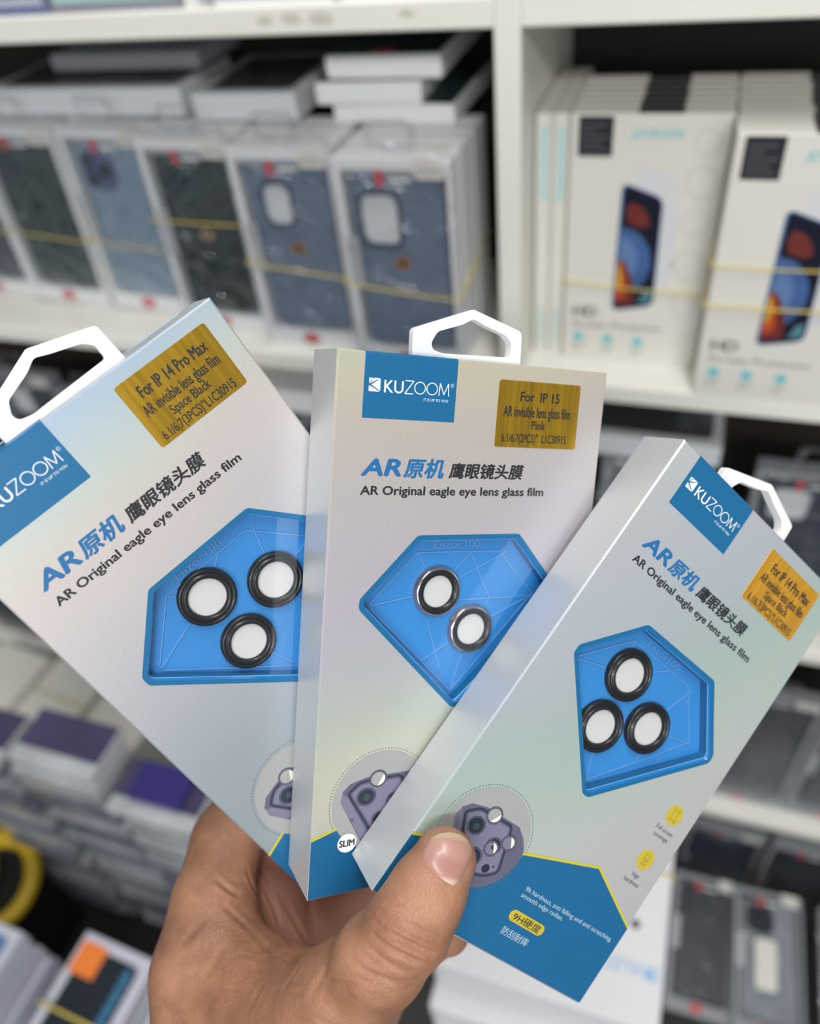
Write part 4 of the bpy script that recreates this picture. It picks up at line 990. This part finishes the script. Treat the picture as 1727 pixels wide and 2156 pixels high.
def surface_nets(lo, hi, step):
    n = [int((hi[i] - lo[i]) / step) + 1 for i in range(3)]
    ax = [lo[i] + step * np.arange(n[i]) for i in range(3)]
    D = np.empty(n, np.float32)
    for i in range(n[0]):
        Y_, Z_ = np.meshgrid(ax[1], ax[2], indexing='ij')
        D[i] = hand_sdf(np.stack([np.full_like(Y_, ax[0][i]), Y_, Z_], -1))
    S = D < 0
    corner = [(i, j, k) for i in (0, 1) for j in (0, 1) for k in (0, 1)]
    sl = lambda A, o: A[o[0]:n[0] - 1 + o[0], o[1]:n[1] - 1 + o[1], o[2]:n[2] - 1 + o[2]]
    cnt = sum(sl(S, o).astype(np.int8) for o in corner)
    act = (cnt > 0) & (cnt < 8)
    idx = -np.ones(act.shape, np.int64); I = np.argwhere(act); idx[act] = np.arange(len(I))
    acc = np.zeros((len(I), 3)); num = np.zeros(len(I))
    for a in range(8):
        for b_ in range(a + 1, 8):
            oa, ob = corner[a], corner[b_]
            if sum(abs(oa[q] - ob[q]) for q in range(3)) != 1: continue
            da = D[I[:, 0] + oa[0], I[:, 1] + oa[1], I[:, 2] + oa[2]]; db = D[I[:, 0] + ob[0], I[:, 1] + ob[1], I[:, 2] + ob[2]]
            cr = (da < 0) != (db < 0); t = np.where(cr, da / np.where(cr, da - db, 1), 0)
            p = np.array(oa)[None] + t[:, None] * (np.array(ob) - np.array(oa))[None]
            acc[cr] += p[cr]; num[cr] += 1
    V = (I + acc / num[:, None]) * step + np.array(lo)
    F = []
    for axn in range(3):
        u, v = [(1, 2), (2, 0), (0, 1)][axn]
        s0 = [slice(0, n[q] - 1) if q == axn else slice(1, n[q] - 1) for q in range(3)]
        s1 = list(s0); s1[axn] = slice(1, n[axn])
        A = S[tuple(s0)]; B = S[tuple(s1)]
        E = np.argwhere(A != B); inside = A[E[:, 0], E[:, 1], E[:, 2]]
        base = E.copy(); 
        for q in (u, v): base[:, q] += 1
        def at(du, dv):
            c_ = base.copy(); c_[:, u] -= du; c_[:, v] -= dv
            return idx[c_[:, 0], c_[:, 1], c_[:, 2]]
        quad = np.stack([at(1, 1), at(0, 1), at(0, 0), at(1, 0)], 1)
        quad[~inside] = quad[~inside][:, ::-1]
        F.append(quad)
    return V, np.concatenate(F)
HV, HF = surface_nets((-0.092, 0.070, 0.170), (0.030, 0.262, 0.332), 0.0011)
def grad(P, e=4e-4):
    g = np.stack([hand_sdf(P + np.eye(3)[i] * e) - hand_sdf(P - np.eye(3)[i] * e) for i in range(3)], -1)
    return g / np.linalg.norm(g, axis=-1, keepdims=True)
def refine(V, F):
    """split every quad in four and settle the new points on the skin"""
    n = len(V); E = np.sort(np.concatenate([F[:, [0, 1]], F[:, [1, 2]], F[:, [2, 3]], F[:, [3, 0]]]), 1)
    key = E[:, 0].astype(np.int64) * n + E[:, 1]; _, first, inv = np.unique(key, return_index=True, return_inverse=True)
    U = E[first]; inv = inv.reshape(4, -1).T + n; k = len(F); cen = np.arange(k) + n + len(U)
    V2 = np.concatenate([V, V[U].mean(1), V[F].mean(1)])
    F2 = np.concatenate([np.stack([F[:, q], inv[:, q], cen, inv[:, q - 1]], 1) for q in range(4)])
    return V2, F2
HV, HF = refine(HV, HF)
HN = grad(HV); HV = HV - HN * hand_sdf(HV)[:, None]
# skin folds: knuckle of the thumb, web and palm creases
def fold(p0, p1, depth, width, bend=0.0):
    """a crease pressed in along a curved line between two surface points (camera-space)"""
    global HV
    p0, p1 = np.array(p0), np.array(p1); k = 14; ax_ = np.array(bend) if np.ndim(bend) else np.zeros(3)
    pts = np.array([p0 + (p1 - p0) * t + ax_ * math.sin(math.pi * t) for t in np.linspace(0, 1, k)])
    near = np.linalg.norm(HV - (p0 + p1) / 2, axis=1) < np.linalg.norm(p1 - p0) * 0.75 + 4 * width
    Q = HV[near]; best = np.full(len(Q), 1e9); tt = np.zeros(len(Q))
    for i in range(k - 1):
        ab = pts[i + 1] - pts[i]; t = np.clip(((Q - pts[i]) @ ab) / (ab @ ab), 0, 1)
        e = np.linalg.norm(Q - pts[i] - t[:, None] * ab, axis=1); m = e < best; best[m] = e[m]; tt[m] = (i + t[m]) / (k - 1)
    amp = depth * (np.exp(-(best / width) ** 2) - 0.35 * np.exp(-((best - 2.2 * width) / width) ** 2)) * np.sin(np.pi * np.clip(tt, 0.02, 0.98)) ** 0.5
    HV[near] = Q - HN[near] * amp[:, None]
def onskin(px, py):
    """first skin point along a line of sight"""
    d = pix(px, py, 1.0); z = 0.17
    for _ in range(90):
        s_ = float(hand_sdf((d * z)[None])[0])
        if s_ < 1e-5: break
        z += max(s_ * 0.6, 1e-5)
        if z > 0.34: break
    return d * z
FOLDS = [((800, 1925), (925, 1985), .00055, .0006), ((790, 1942), (915, 2008), .00075, .0007), ((785, 1966), (895, 2030), .00060, .0006), ((815, 1905), (935, 1965), .00040, .0005),
         ((822, 1956), (880, 1986), .00055, .0005), ((835, 1972), (872, 1992), .0005, .0005), ((770, 1990), (868, 2048), .00040, .0007), ((805, 1880), (850, 1905), .0004, .0005), ((740, 2020), (835, 2075), .00035, .0008), ((790, 2010), (860, 2052), .00035, .0006),
         ((500, 1880), (620, 1995), .0009, .0009), ((470, 1905), (585, 2015), .00055, .0008), ((505, 1950), (640, 2035), .0004, .0008), ((455, 1850), (500, 1885), .0006, .0007),
         ((548, 1840), (590, 1945), .0011, .0009), ((600, 1900), (650, 1985), .0010, .0009), ((640, 1930), (700, 1990), .0008, .0008), ((520, 1830), (545, 1900), .0007, .0007),
         ((430, 1930), (380, 1990), .0003, .0010), ((640, 2020), (600, 2080), .0003, .0010), ((690, 2030), (650, 2100), .0003, .0010), ((560, 2060), (520, 2130), .00025, .0010), ((470, 1990), (430, 2060), .00025, .0010)]
_r = random.Random(3)
for _ in range(34):      # fine cross lines over the thumb and the web
    cx_, cy_ = (_r.uniform(770, 900), _r.uniform(1900, 2090)) if _ % 2 else (_r.uniform(400, 720), _r.uniform(1990, 2150))
    L_, a_ = _r.uniform(18, 42), (0.45 if _ % 2 else 0.15) + _r.uniform(-0.25, 0.25)
    FOLDS.append(((cx_ - L_ * math.cos(a_), cy_ - L_ * math.sin(a_)), (cx_ + L_ * math.cos(a_), cy_ + L_ * math.sin(a_)), _r.uniform(.00014, .00028), .0006))
for (a, b_, dp, wd) in FOLDS:
    A_, B_ = onskin(*a), onskin(*b_); mid = onskin((a[0] + b_[0]) / 2, (a[1] + b_[1]) / 2)
    if max(A_[2], B_[2], mid[2]) > 0.335 or abs(A_[2] - B_[2]) > 0.03: continue
    fold(A_, B_, dp, wd, (mid - (A_ + B_) / 2) + np.array([0.0003, 0.0009, 0]) * min(1.0, np.linalg.norm(B_ - A_) / 0.012))
org = cp(500, 2100, .25)
skin = bpy.data.materials.new('skin'); skin.use_nodes = True
nt = skin.node_tree; sb = nt.nodes['Principled BSDF']
pset(sb, Roughness=0.46)
sb.inputs['Specular IOR Level'].default_value = 0.4
sb.inputs['Subsurface Weight'].default_value = 0.12; sb.inputs['Subsurface Scale'].default_value = 0.004; sb.inputs['Subsurface Radius'].default_value = (1.0, 0.35, 0.2)
tc = nt.nodes.new('ShaderNodeTexCoord')
n1 = nt.nodes.new('ShaderNodeTexNoise'); n1.inputs['Scale'].default_value = 55; n1.inputs['Detail'].default_value = 5; n1.inputs['Roughness'].default_value = 0.6
nt.links.new(tc.outputs['Object'], n1.inputs['Vector'])
r1 = nt.nodes.new('ShaderNodeValToRGB')
r1.color_ramp.elements[0].position = 0.30; r1.color_ramp.elements[0].color = (*lin((132, 92, 71)), 1)
r1.color_ramp.elements[1].position = 0.72; r1.color_ramp.elements[1].color = (*lin((182, 136, 109)), 1)
e_ = r1.color_ramp.elements.new(0.5); e_.color = (*lin((160, 115, 89)), 1)
nt.links.new(n1.outputs['Fac'], r1.inputs['Fac'])
# palm-side skin is pinker: an attribute painted from the anatomy (inner side of web and palm)
at_ = nt.nodes.new('ShaderNodeAttribute'); at_.attribute_name = 'palm'
mx_ = nt.nodes.new('ShaderNodeMix'); mx_.data_type = 'RGBA'
nt.links.new(at_.outputs['Fac'], mx_.inputs[0]); nt.links.new(r1.outputs['Color'], mx_.inputs[6]); mx_.inputs[7].default_value = (*lin((196, 142, 124)), 1)
nt.links.new(mx_.outputs[2], sb.inputs['Base Color'])
v1 = nt.nodes.new('ShaderNodeTexVoronoi'); v1.feature = 'DISTANCE_TO_EDGE'; v1.inputs['Scale'].default_value = 1000
wv = nt.nodes.new('ShaderNodeTexNoise'); wv.inputs['Scale'].default_value = 250
nt.links.new(tc.outputs['Object'], wv.inputs['Vector'])
mp2 = nt.nodes.new('ShaderNodeVectorMath'); mp2.operation = 'MULTIPLY_ADD'; mp2.inputs[1].default_value = (0.0025, 0.0025, 0.0025)
nt.links.new(wv.outputs['Color'], mp2.inputs[0]); nt.links.new(tc.outputs['Object'], mp2.inputs[2]); nt.links.new(mp2.outputs[0], v1.inputs['Vector'])
cl = nt.nodes.new('ShaderNodeMath'); cl.operation = 'MINIMUM'; cl.inputs[1].default_value = 0.18
nt.links.new(v1.outputs['Distance'], cl.inputs[0])
bp_ = nt.nodes.new('ShaderNodeBump'); bp_.inputs['Strength'].default_value = 0.6; bp_.inputs['Distance'].default_value = 0.0007
nt.links.new(cl.outputs[0], bp_.inputs['Height']); nt.links.new(bp_.outputs['Normal'], sb.inputs['Normal'])
me = bpy.data.meshes.new('hand')
me.from_pydata([tuple(v) for v in (HV - org) @ RC], [], [tuple(f) for f in HF]); me.materials.append(skin)
pal = np.clip(((HV[:, 2] - 0.262) / 0.012), 0, 1) * np.clip((HV[:, 0] - pix(440, 0, .26)[0]) / 0.008, 0, 1)
ca = me.attributes.new('palm', 'FLOAT', 'POINT'); ca.data.foreach_set('value', pal.astype(np.float32))
me.polygons.foreach_set('use_smooth', [True] * len(HF)); me.update()
hand = bpy.data.objects.new('hand', me); C.objects.link(hand); hand.location = c2w(org)
tag(hand, 'brown skinned left hand gripping the three pearly boxes, thumb in front', 'hand')
# thumb nail, lying on the back of the thumb tip
NP = [(905, 1763), (925, 1752), (948, 1749), (970, 1754), (988, 1765), (998, 1786), (993, 1808), (982, 1834), (969, 1857), (955, 1868), (938, 1858), (918, 1842), (899, 1826), (887, 1812), (890, 1790)]
def nail_mesh():
    cx, cy = 941, 1806; nr = 10; k = len(NP); NPs = []
    for i in range(k):
        for t in (0, 0.5):
            NPs.append((NP[i][0] * (1 - t) + NP[(i + 1) % k][0] * t, NP[i][1] * (1 - t) + NP[(i + 1) % k][1] * t))
    k = len(NPs); vs = []; pp = []
    for r in range(nr + 1):
        for i in range(k):
            f_ = r / nr; px, py = cx + (NPs[i][0] - cx) * f_, cy + (NPs[i][1] - cy) * f_
            q = onskin(px, py); lift = 0.00055 * (1 - f_ ** 6) + (-0.0002 if r == nr else 0)
            vs.append(q + grad(q[None])[0] * lift); pp.append((px, py))
    fs = [(r * k + i, r * k + (i + 1) % k, (r + 1) * k + (i + 1) % k, (r + 1) * k + i) for r in range(nr) for i in range(k)]
    tv = [np.clip((py - 1749 - (px - 941) * 0.10 - (abs(px - 943) / 50) ** 2 * 10) / 110, 0, 1) for px, py in pp]
    return vs, [tuple(reversed(f_)) for f_ in fs], tv
nv, nf, ntv = nail_mesh()
nm = mat('nail', (168, 122, 114), 0.36, coat=0.15)
nn = nm.node_tree; na = nn.nodes.new('ShaderNodeAttribute'); na.attribute_name = 'along'
nr_ = nn.nodes.new('ShaderNodeValToRGB')
for i_, (p_, c_) in enumerate([(0.0, (206, 186, 150)), (0.10, (204, 180, 146)), (0.19, (186, 142, 130)), (0.6, (172, 126, 118)), (0.88, (178, 132, 122)), (0.97, (204, 176, 162))]):  # pale last stop paints in the shine at the cuticle
    e2 = nr_.color_ramp.elements[i_] if i_ < 2 else nr_.color_ramp.elements.new(p_)
    e2.position = p_; e2.color = (*lin(c_), 1)
nn.links.new(na.outputs['Fac'], nr_.inputs['Fac']); nn.links.new(nr_.outputs['Color'], nn.nodes['Principled BSDF'].inputs['Base Color'])
b = MB(); b.v = [tuple(v) for v in (np.array(nv) - org) @ RC]; b.f = nf; b.m = [0] * len(nf)
nail = b.build('thumb_nail', nm, hand, smooth=True)
nal = nail.data.attributes.new('along', 'FLOAT', 'POINT'); nal.data.foreach_set('value', np.array(ntv, np.float32))
